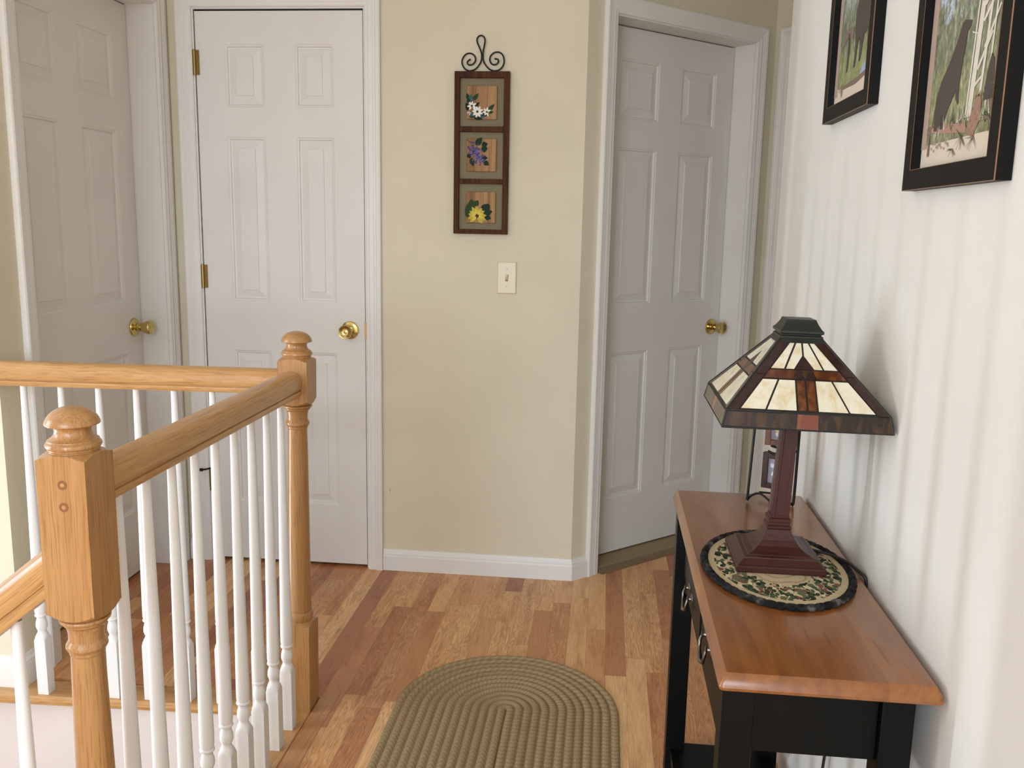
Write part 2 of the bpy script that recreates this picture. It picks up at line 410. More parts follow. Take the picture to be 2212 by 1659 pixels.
b.box((-4.0, -5.1, 0.10), (-2.6, -5.0, 2.15), M['wall_beige_lit']); b.box((-0.4, -5.1, 0.10), (XR + 0.12, -5.0, 2.15), M['wall_beige_lit'])
struct(b.build('wall_rear'), 'cream wall behind the camera with an opening for the added fill window', 'wall')
# left house wall with a tall entry sidelight and a wide window
SL = (1.66, 1.90, -1.15, 0.95); W2 = (0.1, 1.6, 1.10, 2.36)
b = MB(); xo, xi = -4.1, -4.0
b.box((xo, SL[1], -1.35), (xi, YS + 0.1, CEIL), M['wall_beige_lit']); b.box((xo, SL[0], SL[3]), (xi, SL[1], CEIL), M['wall_beige_lit']); b.box((xo, SL[0], -1.35), (xi, SL[1], SL[2]), M['wall_beige_lit'])
b.box((xo, W2[1], -1.35), (xi, SL[0], CEIL), M['wall_beige_lit']); b.box((xo, W2[0], -1.35), (xi, W2[1], W2[2]), M['wall_beige_lit']); b.box((xo, W2[0], W2[3]), (xi, W2[1], CEIL), M['wall_beige_lit'])
b.box((xo, -5.1, -1.35), (xi, W2[0], CEIL), M['wall_beige_lit'])
struct(b.build('wall_far_left'), 'cream outer wall with the tall entry sidelight and a window', 'wall')
b = MB(); KX0, KX1, KY0, KY1 = -2.2, 0.3, -4.2, -1.7
for lo, hi in (((-4.2, -5.1), (KX0, 4.8)), ((KX1, -5.1), (2.0, 4.8)), ((KX0, -5.1), (KX1, KY0)), ((KX0, KY1), (KX1, 4.8))): b.box((*lo, CEIL), (*hi, CEIL + 0.1), M['ceiling'])
struct(b.build('ceiling'), 'white ceiling with an opening for added fill light behind the camera', 'ceiling')
b = MB(); SX = -0.756
b.box((SX, -5.0, -0.12), (2.0, 4.6, 0), M['floor']); b.box((XL - 0.3, 2.268, -0.12), (SX, 4.6, 0), M['floor'])
b.box((-4.0, -5.0, -0.12), (SX, 0.25, 0), M['floor'])
struct(b.build('floor'), 'oak strip laminate floor', 'floor')
b = MB(); b.box((-4.0, 0.25, -1.45), (-0.75, 2.2, -1.35), M['floor']); struct(b.build('floor_lower'), 'lower entry floor at the bottom of the stairwell', 'floor')
b = MB(); b.box((-0.86, 0.15, -1.35), (-0.775, 2.19, -0.12), M['fascia']); b.box((-4.0, 0.15, -1.35), (-0.86, 0.25, -0.12), M['fascia'])
struct(b.build('trim_2'), 'white stairwell side below the railing', 'trim')
def window(n, M4, w, h, cols, rows, label):
    b = MB(M4); t = 0.05
    for lo, hi in (((0, 0), (t, h)), ((w - t, 0), (w, h)), ((0, 0), (w, t)), ((0, h - t), (w, h))): b.box((lo[0], 0.01, lo[1]), (hi[0], 0.07, hi[1]), M['trim'])
    o = struct(b.build(n), label, 'window')
    g = MB(M4); g.box((t, 0.038, t), (w - t, 0.042, h - t), M['pane']); g.build('pane', o)
    k = MB(M4)
    for i in range(1, cols): x = w * i / cols; k.box((x - 0.012, 0.025, t), (x + 0.012, 0.055, h - t), M['trim'])
    for i in range(1, rows): z = h * i / rows; k.box((t, 0.026, z - 0.012), (w - t, 0.054, z + 0.012), M['trim'])
    if cols * rows > 1: k.build('muntin', o)
    return o
pm = NT('clear_window_glass'); pm.n.remove(pm.b)
tr = pm.node('ShaderNodeBsdfTransparent'); tr.inputs[0].default_value = (0.96, 0.97, 0.97, 1); gl = pm.node('ShaderNodeBsdfGlossy'); gl.inputs['Roughness'].default_value = 0.02
mx = pm.node('ShaderNodeMixShader'); mx.inputs[0].default_value = 0.06; pm.link(tr.outputs[0], mx.inputs[1]); pm.link(gl.outputs[0], mx.inputs[2]); pm.link(mx.outputs[0], pm.n['Material Output'].inputs[0])
M['pane'] = pm.m
FARL = Matrix(((0, -1, 0, -4.0), (1, 0, 0, 0), (0, 0, 1, 0), (0, 0, 0, 1)))
window('window_1', FARL @ T(SL[0], 0, SL[2]), SL[1] - SL[0], SL[3] - SL[2], 1, 1, 'tall narrow entry sidelight')
window('window_2', FARL @ T(W2[0], 0, W2[2]), W2[1] - W2[0], W2[3] - W2[2], 2, 1, 'wide window in the outer wall')
window('fill_window_rear', Matrix(((-1, 0, 0, -0.4), (0, -1, 0, -5.0), (0, 0, 1, 0.10), (0, 0, 0, 1))), 2.2, 2.05, 2, 1, 'added unseen glass door for fill light behind the camera')  # unseen glass door, added and sized to brighten the hall and floor

window('fill_window_top', Matrix(((1, 0, 0, KX0), (0, 0, 1, KY0), (0, -1, 0, CEIL + 0.08), (0, 0, 0, 1))), KX1 - KX0, KY1 - KY0, 2, 1, 'added unseen skylight for fill light behind the camera')  # unseen skylight, added to lift the doors and floor from above
# ------------------------------------------------------------------ casings, jambs, baseboards
CAS = [(0.0, 0.0), (0.0, 0.008), (0.004, 0.011), (0.012, 0.0115), (0.016, 0.0135), (0.030, 0.0135), (0.034, 0.0155), (0.038, 0.0150), (0.042, 0.0175), (0.052, 0.0185), (0.057, 0.016), (0.057, 0.0)]
def casing(name, xf, u0, u1, h, label, right=True, left=True):
    rev = 0.005; b = MB(xf); path = []
    for o, t in CAS:
        o += rev
        path.append([(u0 - o, -t, 0), (u0 - o, -t, h + o), (u1 + o, -t, h + o), (u1 + o, -t, 0)])
    n = 4; v = [p for r in path for p in r]; f = []
    for i in range(len(path) - 1):
        for j in range(3): f.append((i * n + j, i * n + j + 1, (i + 1) * n + j + 1, (i + 1) * n + j))
    b.add(v, f, M['trim'])
    return struct(b.build(name, smooth=None), label, 'trim')
def jamb(b, u0, u1, h, depth, stop0, stop1):
    th = 0.018
    b.box((u0 - th, 0.0, 0), (u0, depth, h + th), M['trim']); b.box((u1, 0.0, 0), (u1 + th, depth, h + th), M['trim']); b.box((u0, 0.0, h), (u1, depth, h + th), M['trim'])
    s = 0.011
    b.box((u0, stop0, 0), (u0 + s, stop1, h), M['trim']); b.box((u1 - s, stop0, 0), (u1, stop1, h), M['trim']); b.box((u0 + s, stop0, h - s), (u1 - s, stop1, h), M['trim'])
def frame(n, xf, u, h, depth, stop0, stop1, label):
    o = casing(n, xf, u[0], u[1], h, label)
    b = MB(xf); jamb(b, u[0], u[1], h, depth, stop0, stop1); b.build('jamb', o)
    return o
frame('trim_3', LEFT, D1, HEAD, 0.175, 0.137, 0.17, 'white colonial casing around the left door')
TRIM4 = frame('trim_4', BACK, D2, HEAD, 0.114, 0.040, 0.072, 'white colonial casing around the closet door')
frame('trim_5', DIAG, D3, HEAD3, 0.175, 0.137, 0.17, 'white colonial casing around the door in the angled wall')
frame('trim_6', PERP, D4, HEAD, 0.175, 0.137, 0.17, 'white casing strip of the half hidden doorway beyond the right wall')
BASE = [(0.0, 0.0), (0.012, 0.0), (0.012, 0.055), (0.0105, 0.062), (0.0105, 0.066), (0.006, 0.074), (0.004, 0.083), (0.0, 0.083)]
def baseboard(name, pts, label, k=1.0):
    """Profile swept along a floor polyline; protrusion to the left-hand side of travel."""
    b = MB(); P = [Vector((x, y, 0)) for x, y in pts]; rs = []
    for i, p in enumerate(P):
        d0 = (P[i] - P[i - 1]).normalized() if i > 0 else (P[1] - P[0]).normalized()
        d1 = (P[i + 1] - P[i]).normalized() if i < len(P) - 1 else d0
        n0 = Vector((-d0.y, d0.x, 0)); n1 = Vector((-d1.y, d1.x, 0)); n = (n0 + n1); n = n / n.dot(n0) if n.length else n0
        rs.append([p + n * t + Vector((0, 0, z * k)) for t, z in BASE])
    b.rings(rs, M['trim'])
    return struct(b.build(name), label, 'baseboard')
dg = lambda s: tuple((DIAG @ Vector((s, 0, 0)))[:2])
baseboard('baseboard_back', [dg(D3[0] - 0.063), (CX, CY), (D2[1] + 0.063, YB)], 'white baseboard below the wall hanging, turning the corner to the angled door')
baseboard('baseboard_corner', [(D2[0] - 0.063, YB), (XL + 0.02, YB)], 'short white baseboard between the two left doors')
baseboard('baseboard_left', [(XL, D1[0] - 0.063), (XL, YS), (-4.0, YS)], 'white baseboard on the wall end beside the stairwell', 1.1)
baseboard('baseboard_right', [(XR, -5.0), (XR, 2.69), (XR + 0.12, 2.69)], 'white baseboard behind the console table')
# threshold at the angled door
b = MB(DIAG); b.prism([(0.138, 0.0), (0.138, 0.014), (0.02, 0.014), (0.004, 0.012), (0.004, 0.0)], D3[0], D3[1], M['threshold'], 'yz')
th = struct(b.build('trim_7'), 'taupe threshold strip under the angled door', 'threshold')
b = MB(DIAG); b.prism([(0.004, 0.0), (0.004, 0.012), (-0.012, 0.010), (-0.030, 0.001), (-0.030, 0.0)], D3[0] - 0.002, D3[1], M['threshold_edge'], 'yz'); b.build('reducer_edge', th)

# ------------------------------------------------------------------ doors
def knob_parts(parent, M4, org):
    """Brass tulip knob; local z points out of the door."""
    b = MB(M4)
    b.lathe([(0.0, -0.001), (0.0335, -0.001), (0.0335, 0.003), (0.0315, 0.0065), (0.026, 0.0085), (0.019, 0.0095), (0.016, 0.012), (0.0, 0.012)], M['brass'], 40)
    k = b.build('door_knob', parent, org, smooth=38)
    g = MB(M4)
    g.lathe([(0.0, 0.012), (0.0135, 0.012), (0.0135, 0.018), (0.0125, 0.019), (0.0125, 0.024), (0.0155, 0.027), (0.0185, 0.036), (0.0235, 0.052), (0.0255, 0.060), (0.0255, 0.064), (0.0240, 0.0665),
             (0.0215, 0.0660), (0.0160, 0.0615), (0.0080, 0.0590), (0.0050, 0.0600), (0.0, 0.0605)], M['brass'], 40)
    h = g.build('grip', k, org, smooth=38)
    return k
def door(name, xf, u0, u1, h0, h1, dep, cols, label, hinge=None, knob_u=None, knob_z=0.915):
    """Six-panel slab; local x along the wall, front face at y = dep."""
    zr = [(0.245, 0.835), (1.02, 1.612), (1.715, 1.931)]
    b = MB(xf); th = 0.035
    xs = [u0, cols[0][0], cols[0][1], cols[1][0], cols[1][1], u1]; zs = [h0] + [z for r in zr for z in r] + [h1]
    m = M['door']
    for i in range(5):
        for j in range(7):
            x0, x1, z0, z1 = xs[i], xs[i + 1], zs[j], zs[j + 1]
            if i in (1, 3) and j in (1, 3, 5):
                offs = [(0.0, 0.0), (0.003, 0.0022), (0.008, 0.0030), (0.0105, 0.0082), (0.015, 0.0088), (0.040, 0.0032), (0.0412, 0.0008)]
                rs = [[(x0 + o, dep + d, z0 + o), (x1 - o, dep + d, z0 + o), (x1 - o, dep + d, z1 - o), (x0 + o, dep + d, z1 - o)] for o, d in offs]
                b.rings(rs, m, cap0=False, cap1=True)
            else: b.add([(x0, dep, z0), (x1, dep, z0), (x1, dep, z1), (x0, dep, z1)], [(0, 1, 2, 3)], m)
    v = [(u0, dep, h0), (u1, dep, h0), (u1, dep, h1), (u0, dep, h1), (u0, dep + th, h0), (u1, dep + th, h0), (u1, dep + th, h1), (u0, dep + th, h1)]
    b.add(v, [(0, 4, 5, 1), (1, 5, 6, 2), (2, 6, 7, 3), (3, 7, 4, 0), (4, 7, 6, 5)], m)
    org = xf @ Vector(((u0 + u1) / 2, dep, h0))
    bm_o = b.build(name, None, org)
    bmx = bm_o.data
    bm = bmesh.new(); bm.from_mesh(bmx); bmesh.ops.remove_doubles(bm, verts=bm.verts, dist=1e-5); bmesh.ops.recalc_face_normals(bm, faces=bm.faces); bm.to_mesh(bmx); bm.free()
    struct(bm_o, label, 'door')
    if knob_u is not None:
        K = xf @ Matrix(((1, 0, 0, knob_u), (0, 0, -1, dep), (0, 1, 0, knob_z), (0, 0, 0, 1)))
        knob_parts(bm_o, K, org)
    return bm_o, org
d1, o1 = door('door_1', LEFT, D1[0] + 0.003, D1[1] - 0.003, 0.012, 2.045, 0.10, [(2.510, 2.722), (2.842, 3.049)], 'white six-panel door in the left wall, knob at its right edge', knob_u=3.098, knob_z=0.925)
d2, o2 = door('door_2', BACK, D2[0] + 0.004, D2[1] - 0.003, 0.012, 2.0425, 0.003, [(-1.381, -1.237), (-1.123, -0.984)], 'narrow white six-panel closet door facing the camera, hinges on its left', knob_u=-0.935, knob_z=0.923)
d3, o3 = door('door_3', DIAG, D3[0] + 0.003, D3[1] - 0.004, 0.020, 2.039, 0.10, [(0.250, 0.456), (0.579, 0.777)], 'shaded white six-panel door in the angled wall', knob_u=0.826, knob_z=0.910)
d4, o4 = door('door_4', PERP, D4[0] + 0.003, D4[1] - 0.003, 0.012, 2.045, 0.10, [(0.21, 0.41), (0.52, 0.72)], 'white door mostly hidden beyond the end of the right wall')
for hz in (1.868, 1.108, 0.325):                                   # hinges of the closet door
    H = BACK @ T(D2[0] + 0.001, -0.004, hz)
    b = MB(H)
    for k in range(5): b.lathe([(0.0, -0.0425 + k * 0.017 + 0.0006), (0.0058, -0.0425 + k * 0.017 + 0.0006), (0.0058, -0.0425 + (k + 1) * 0.017 - 0.0006), (0.0, -0.0425 + (k + 1) * 0.017 - 0.0006)], M['brass_dull'], 16)
    b.lathe([(0.0, -0.0445), (0.0045, -0.044), (0.0045, 0.0440), (0.0, 0.0448)], M['brass_dull'], 12)
    b.box((-0.001, 0.002, -0.0425), (0.016, 0.0055, 0.0425), M['brass_dull'])
    hg = b.build('hinge', d2, o2, smooth=40)
    if hz < 0.5:
        s = MB(H @ T(-0.004, -0.008, 0.046))
        s.tube([(0.004, 0.004, 0), (-0.008, -0.016, 0.0), (-0.018, -0.022, 0.0)], 0.0032, M['bronze'], 8); s.lathe([(0, -0.005), (0.0062, -0.005), (0.0062, 0.005), (0, 0.005)], M['bronze'], 14, T(-0.020, -0.023, 0.0) @ Matrix.Rotation(PI / 2, 4, 'Y'))
        s.tube([(0.004, 0.004, 0), (0.020, -0.006, 0.001)], 0.0028, M['bronze'], 8)
        s.build('door_stop', hg, o2, smooth=40)
b = MB(BACK); b.box((D2[1] - 0.004, -0.002, 0.893), (D2[1] + 0.004, 0.004, 0.953), M['brass_dull']); b.build('strike_plate', d2, o2)

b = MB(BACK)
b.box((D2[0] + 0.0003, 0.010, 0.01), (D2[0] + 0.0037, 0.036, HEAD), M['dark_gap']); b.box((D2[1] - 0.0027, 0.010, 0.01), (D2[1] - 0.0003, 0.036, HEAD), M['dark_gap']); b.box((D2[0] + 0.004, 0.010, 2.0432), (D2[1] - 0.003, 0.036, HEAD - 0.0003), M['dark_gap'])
b.build('door_seal', TRIM4)  # dark strips that stand in for the shade inside the closet door gap
# ------------------------------------------------------------------ landing railing
rail = thing('stair_railing', 'golden oak landing railing with two turned newel posts and white balusters around the stairwell', 'railing', (-0.79, 2.2235, 0))
RO = Vector((-0.79, 2.2235, 0))
def newel(base, blk_lo, blk_hi, dz, lean, stretch=1.0, low=None):
    """Turned and squared post: finial, upper block, turned shaft, lower block."""
    H = 0.0385
    def prof_top(z0):   # z0 = corner height of the upper block
        return [(0.0550 - (0.0550 - 0.0378) * k / 10, z0 + 0.0082 * k / 10) for k in range(11)] + [(0.0352, z0 + 0.0088), (0.0350, z0 + 0.0098), (0.0362, z0 + 0.0108), (0.0368, z0 + 0.0122), (0.0362, z0 + 0.0134), (0.0378, z0 + 0.0144), (0.0395, z0 + 0.0168), (0.0397, z0 + 0.0190), (0.0388, z0 + 0.0214), (0.0368, z0 + 0.0230),
                (0.0362, z0 + 0.0238), (0.0366, z0 + 0.0248), (0.0362, z0 + 0.0260), (0.0335, z0 + 0.0275), (0.0302, z0 + 0.0298), (0.0278, z0 + 0.0325), (0.0263, z0 + 0.0358), (0.0257, z0 + 0.0392), (0.0262, z0 + 0.0426), (0.0280, z0 + 0.0456), (0.0310, z0 + 0.0476), (0.0360, z0 + 0.0486), (0.0384, z0 + 0.0492), (0.0390, z0 + 0.0506),
                (0.0384, z0 + 0.0535), (0.0360, z0 + 0.0590), (0.0318, z0 + 0.0646), (0.0258, z0 + 0.0696), (0.0185, z0 + 0.0732), (0.0100, z0 + 0.0752), (0.0, z0 + 0.0758)]
    zb = blk_lo; s = stretch
    shaft = [(0.0335, zb - 0.0130), (0.0368, zb - 0.0142), (0.0376, zb - 0.0165), (0.0370, zb - 0.0190), (0.0342, zb - 0.0212), (0.0328, zb - 0.0222), (0.0326, zb - 0.0245), (0.0285, zb - 0.0290), (0.0262, zb - 0.0400), (0.0262, zb - 0.0520), (0.0285, zb - 0.0560), (0.0305, zb - 0.0595), (0.0308, zb - 0.0635), (0.0285, zb - 0.0680), (0.0262, zb - 0.0700), (0.0262, zb - 0.0745), (0.0248, zb - 0.0770)]
    lo = 0.245
    L0, L1 = zb - 0.0770, lo + 0.045
    mid = [(0.0248 + (0.0312 - 0.0248) * (k / 9.0) ** 0.85, L0 + (L1 - L0) * k / 9.0) for k in range(1, 10)]
    foot = [(0.0316, lo + 0.0400), (0.0304, lo + 0.0385), (0.0300, lo + 0.0360), (0.0322, lo + 0.0340), (0.0345, lo + 0.0310), (0.0354, lo + 0.0260), (0.0354, lo + 0.0180), (0.0342, lo + 0.0130), (0.0335, lo + 0.0105), (0.0385, lo + 0.0075), (0.0430, lo + 0.0050), (0.0480, lo + 0.0024), (0.0520, lo + 0.0004), (0.0555, lo - 0.0016)]
    blk_top = [(0.0560, blk_hi - 0.0006)]
    blk_bot = [(0.0560, zb + 0.0006)] + [(0.0550 - 0.0200 * k / 9, zb - 0.0125 * k / 9) for k in range(10)]
    prof = [(0.0, -dz), (0.056, -dz), (0.056, lo - 0.004)][0:3] + list(reversed(foot)) + list(reversed(mid)) + list(reversed(shaft)) + list(reversed(blk_bot)) + blk_top + prof_top(blk_hi)
    M4 = T(*base) @ Matrix.Rotation(lean, 4, 'Y')
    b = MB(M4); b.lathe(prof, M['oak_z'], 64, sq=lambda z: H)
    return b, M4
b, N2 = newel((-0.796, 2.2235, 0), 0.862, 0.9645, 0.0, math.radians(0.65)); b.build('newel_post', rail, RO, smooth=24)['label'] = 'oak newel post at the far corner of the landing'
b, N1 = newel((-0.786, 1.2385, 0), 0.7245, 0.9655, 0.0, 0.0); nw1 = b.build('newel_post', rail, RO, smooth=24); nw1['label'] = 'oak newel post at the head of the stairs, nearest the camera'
for zz in (0.930, 0.896):
    b = MB(N1 @ T(0.002, -0.0387, zz) @ Matrix.Rotation(PI / 2, 4, 'X')); b.lathe([(0.0062, -0.002), (0.0072, -0.002), (0.0072, 0.0004), (0.0062, 0.0004)], M['plug_ring'], 28); b.lathe([(0, -0.002), (0.0062, -0.002), (0.0062, 0.0003), (0, 0.0005)], M['oak_x'], 28); b.build('wood_plug', nw1, RO, smooth=30)
RAILP = [(-0.0250, 0.0), (0.0250, 0.0), (0.0272, 0.003), (0.0278, 0.0110), (0.0272, 0.0132), (0.0240, 0.0142), (0.0240, 0.0162), (0.0280, 0.0176), (0.0296, 0.0205), (0.0302, 0.0290), (0.0300, 0.0400), (0.0272, 0.0490), (0.0215, 0.0560), (0.0130, 0.0610), (0.0, 0.0628),
         (-0.0130, 0.0610), (-0.0215, 0.0560), (-0.0272, 0.0490), (-0.0300, 0.0400), (-0.0302, 0.0290), (-0.0296, 0.0205), (-0.0280, 0.0176), (-0.0240, 0.0162), (-0.0240, 0.0142), (-0.0272, 0.0132), (-0.0278, 0.0110), (-0.0272, 0.003)]
def handrail(p0, p1, mat, label):
    p0, p1 = Vector(p0), Vector(p1); d = (p1 - p0).normalized(); u = Vector((d.y, -d.x, 0)).normalized(); 
    b = MB(); b.rings([[p + u * a + Vector((0, 0, z)) for a, z in RAILP] for p in (p0, p0.lerp(p1, 0.5), p1)], mat)
    o = b.build('handrail', rail, RO, smooth=32); o['label'] = label; return o
RY = lambda x: 2.2255 + (x + 0.79) * 0.042          # the rail along the stairwell is a touch out of parallel with the wall
handrail((-0.789, 1.277, 0.879), (-0.789, 2.186, 0.879), M['oak_y'], 'oak handrail running from the near newel post to the far one')
handrail((XL + 0.001, RY(XL), 0.8785), (-0.828, RY(-0.828), 0.8785), M['oak_x'], 'oak handrail running left from the far newel post')
def baluster_mb(h, xf=None):
    b = MB(xf); q = 0.0155
    prof = [(0.0, 0.0), (0.0225, 0.0), (0.0225, 0.160), (0.0185, 0.168), (0.0150, 0.175), (0.0118, 0.1805), (0.0105, 0.1850), (0.0118, 0.1900), (0.0142, 0.1960), (0.0150, 0.2030), (0.0142, 0.2110), (0.0118, 0.2190), (0.0110, 0.2240), (0.0118, 0.2268), (0.0150, 0.2290), (0.0158, 0.2315), (0.0150, 0.2340), (0.0135, 0.2355), (0.0150, 0.2420), (0.0152, 0.26)]
    n = 8
    for k in range(1, n + 1): prof.append((0.0152 - (0.0152 - 0.0078) * (k / n) ** 1.05, 0.26 + (h - 0.26) * k / n))
    prof.append((0.0, h)); b.lathe(prof, M['white_wood'], 32, sq=lambda z: q); return b
b0 = None; bmesh_ = None
def place_baluster(x, y, h=0.8795):
    global b0
    if b0 is None:
        b0 = baluster_mb(h, T(RO.x, RO.y, 0)).build('baluster', rail, RO, smooth=34); o = b0
    else:
        o = b0.copy(); COL.objects.link(o); o.parent = rail
    o.location = (x - RO.x, y - RO.y, 0); return o
for k in range(9): place_baluster(-0.790, 2.110 - 0.0945 * k)
for k in range(7): x = -1.521 + 0.1019 * k; place_baluster(x, RY(x) - 0.004)
# stair rail going down to the left of the near newel
stair = thing('stair_handrail', 'sloping oak handrail descending left from the near newel post, with white balusters', 'railing', (-0.90, 1.2385, -0.12))
SO = Vector((-0.90, 1.2385, -0.12))
sl = 0.80
def rz(x): return 0.752 + (x + 0.823) * sl
b = MB(); p0, p1 = Vector((-0.822, 1.2385, rz(-0.822))), Vector((-1.95, 1.2385, rz(-1.95)))
b.rings([[p + Vector((0, a, z * 1.28)) for a, z in RAILP] for p in (p0, p0.lerp(p1, 0.5), p1)], M['oak_slope']); b.build('handrail', stair, SO, smooth=32)
for k in range(6):
    x = -0.902 - 0.125 * k; zt = rz(x) + 0.004; zb_ = -0.21 - 0.2 * k
    b = MB(T(x, 1.2385, zb_)); h = zt - zb_
    prof = [(0.0, 0.0), (0.0225, 0.0), (0.0225, 0.160), (0.0150, 0.175), (0.0105, 0.1850), (0.0150, 0.2030), (0.0110, 0.2240), (0.0158, 0.2315), (0.0135, 0.2355), (0.0154, 0.26), (0.0160, 0.30)] + [(0.0160 - 0.0075 * j / 6, 0.30 + (h - 0.30) * j / 6) for j in range(1, 7)] + [(0, h)]
    b.lathe(prof, M['white_wood'], 28, sq=lambda z: 0.0155); b.build('baluster', stair, SO, smooth=34)
# stair treads below (mostly hidden)
b = MB()
for k in range(7):
    z = -0.19 * (k + 1); x1 = -0.86 - 0.24 * k
    b.box((x1 - 0.27, 0.26, z - 0.03), (x1, 1.30, z), M['oak_y']); b.box((x1 - 0.02, 0.26, z), (x1, 1.28, z + 0.16), M['fascia'])
struct(b.build('trim_8'), 'oak stair treads with white risers going down from the landing', 'stairs')
# oak nosing strips at the floor edge
b = MB()
def nose(p0, p1, w, m):
    p0, p1 = Vector(p0), Vector(p1); d = (p1 - p0).normalized(); n = Vector((-d.y, d.x, 0))
    prof = [(0.0, -0.026), (-0.004, -0.022), (-0.006, -0.013), (-0.004, -0.004), (0.001, 0.0005), (w, 0.0005), (w, -0.026)]
    b.rings([[p + n * a + Vector((0, 0, z)) for a, z in prof] for p in (p0, p1)], m)
nose((-2.6, 2.121, 0), (-0.8, 2.196, 0), 0.084, M['oak_x'])
ns = struct(b.build('trim_9'), 'oak nosing strip along the stairwell edge under the white balusters', 'trim')
b = MB(); b.box((-0.862, 1.195, -0.026), (-0.7575, 2.190, 0.0005), M['oak_y']); struct(b.build('trim_10', bevel=0.004), 'oak nosing strip under the side row of balusters', 'trim')
M['border'] = oak('brown_border_plank', 'y', [(0.3, srgb(168, 118, 78)), (0.5, srgb(190, 140, 96)), (0.75, srgb(174, 124, 84))], 0.4, 0.1, seed=8)
b = MB(); b.prism([(-0.7535, 0.6), (-0.706, 0.6), (-0.706, 2.305), (-0.7535, 2.252)], 0.0, 0.0012, M['border'])
struct(b.build('trim_11'), 'border plank of the floor beside the railing', 'trim')

# ------------------------------------------------------------------ rug
def make_rug():
    cx, ya, yb, R = -0.229, 2.268, 0.55, 0.310
    P = 0.310 / 13; nr = 13; sub = 8
    pts = []  # perimeter parameter samples
    n_arc, n_st = 48, 60
    bm = bmesh.new(); uvl = bm.loops.layers.uv.new('UVMap')
    ds = [i * P / sub for i in range(nr * sub + 1)]
    def height(d):
        t = (d / P) % 1.0
        return 0.0015 + 0.0098 * math.sqrt(max(0.0, 1 - (2 * t - 1) ** 2 * 0.985))
    def ring(d):
        out = []
        for k in range(n_arc + 1): a = PI * k / n_arc; out.append((cx + d * math.cos(a), ya + d * math.sin(a)))
        for k in range(1, n_st): out.append((cx - d, ya + (yb - ya) * k / n_st))
        for k in range(n_arc + 1): a = PI + PI * k / n_arc; out.append((cx + d * math.cos(a), yb + d * math.sin(a)))
        for k in range(1, n_st): out.append((cx + d, yb + (ya - yb) * k / n_st))
        return out
    prevv = None; base = ring(R * 0.6); per = [0.0]
    for i in range(1, len(base)): per.append(per[-1] + math.dist(base[i], base[i - 1]))
    per.append(per[-1] + 0.029)
    for d in ds:
        rg = ring(max(d, 0.0008)); z = height(d) if d < ds[-1] - 1e-6 else 0.0005
        vs = [bm.verts.new((x, y, z)) for x, y in rg]
        if prevv:
            n = len(vs)
            for j in range(n):
                q = bm.faces.new((prevv[1][j], prevv[1][(j + 1) % n], vs[(j + 1) % n], vs[j])); q.smooth = True
                for lp, (uu, dd) in zip(q.loops, ((per[j], prevv[0]), (per[j + 1], prevv[0]), (per[j + 1], d), (per[j], d))): lp[uvl].uv = (uu, dd + 1e-5)
        prevv = (d, vs)
    bmesh.ops.recalc_face_normals(bm, faces=bm.faces)
    me = bpy.data.meshes.new('rug'); bm.to_mesh(me); bm.free(); me.materials.append(M['rug'])
    o = bpy.data.objects.new('rug', me); COL.objects.link(o)
    if me.polygons[5].normal.z < 0: me.flip_normals()
    return tag(o, 'olive brown braided oval runner rug on the wood floor', 'rug')
make_rug()

# ------------------------------------------------------------------ wall hanging with three flower tiles
WX, WY = -0.4505, YB; WZ0 = 1.284; PX = 0.00036256
hang = thing('wall_hanging', 'tall dark wood frame of three painted flower tiles topped by a black iron scroll', 'wall art', (WX, WY, WZ0))
HO = Vector((WX, WY, WZ0)); FW = 0.0960; FH = 0.5535; FD = 0.024
def cz(ypx): return WZ0 + FH - (ypx - 70) * FH / 1525.0
def cx_(xpx): return WX + (xpx - 355) * PX
b = MB(); yf = WY - FD
b.box((WX - FW, yf, WZ0), (cx_(140), WY - 0.001, WZ0 + FH), M['frame_wood']); b.box((cx_(566), yf, WZ0), (WX + FW, WY - 0.001, WZ0 + FH), M['frame_wood'])
for a, c in ((70, 130), (577, 628), (1068, 1115), (1550, 1595)): b.box((cx_(140), yf + 0.001, cz(c)), (cx_(566), WY - 0.001, cz(a)), M['frame_wood'])
b.build('frame', hang, HO, bevel=0.0015)
b = MB(); b.box((cx_(135), WY - 0.008, cz(1580)), (cx_(570), WY - 0.004, cz(90)), M['mesh_back']); b.build('backing', hang, HO)
LAYER = [0]
def flat(b, poly, y, m, th=0.0006):   # every stroke a hair above the one before it
    LAYER[0] = (LAYER[0] + 1) % 40; b.prism(poly, y, y - th - LAYER[0] * 0.000012, m, 'xz')
def petal(cx, cz_, ang, L, w, n=7):
    out = []
    for k in range(n + 1): t = k / n; out.append((L * t, w * math.sin(PI * t ** 0.8)))
    for k in range(n - 1, 0, -1): t = k / n; out.append((L * t, -w * math.sin(PI * t ** 0.8)))
    ca, sa = math.cos(ang), math.sin(ang)
    return [(cx + x * ca - z * sa, cz_ + x * sa + z * ca) for x, z in out]
def disc(cx, cz_, r, n=14): return [(cx + r * math.cos(2 * PI * k / n), cz_ + r * math.sin(2 * PI * k / n)) for k in range(n)]
tiles = []
for (t0, t1, lab) in ((200, 510, 'tile painted with white daisies and dark green leaves'), (690, 998, 'tile painted with purple lilac blossom'), (1190, 1490, 'tile painted with a yellow daisy')):
    b = MB(); b.box((cx_(210), WY - 0.017, cz(t1)), (cx_(500), WY - 0.008, cz(t0)), M['tile_wood']); o = b.build('tile', hang, HO, bevel=0.0025); o['label'] = lab; tiles.append(o)
TY = WY - 0.0171
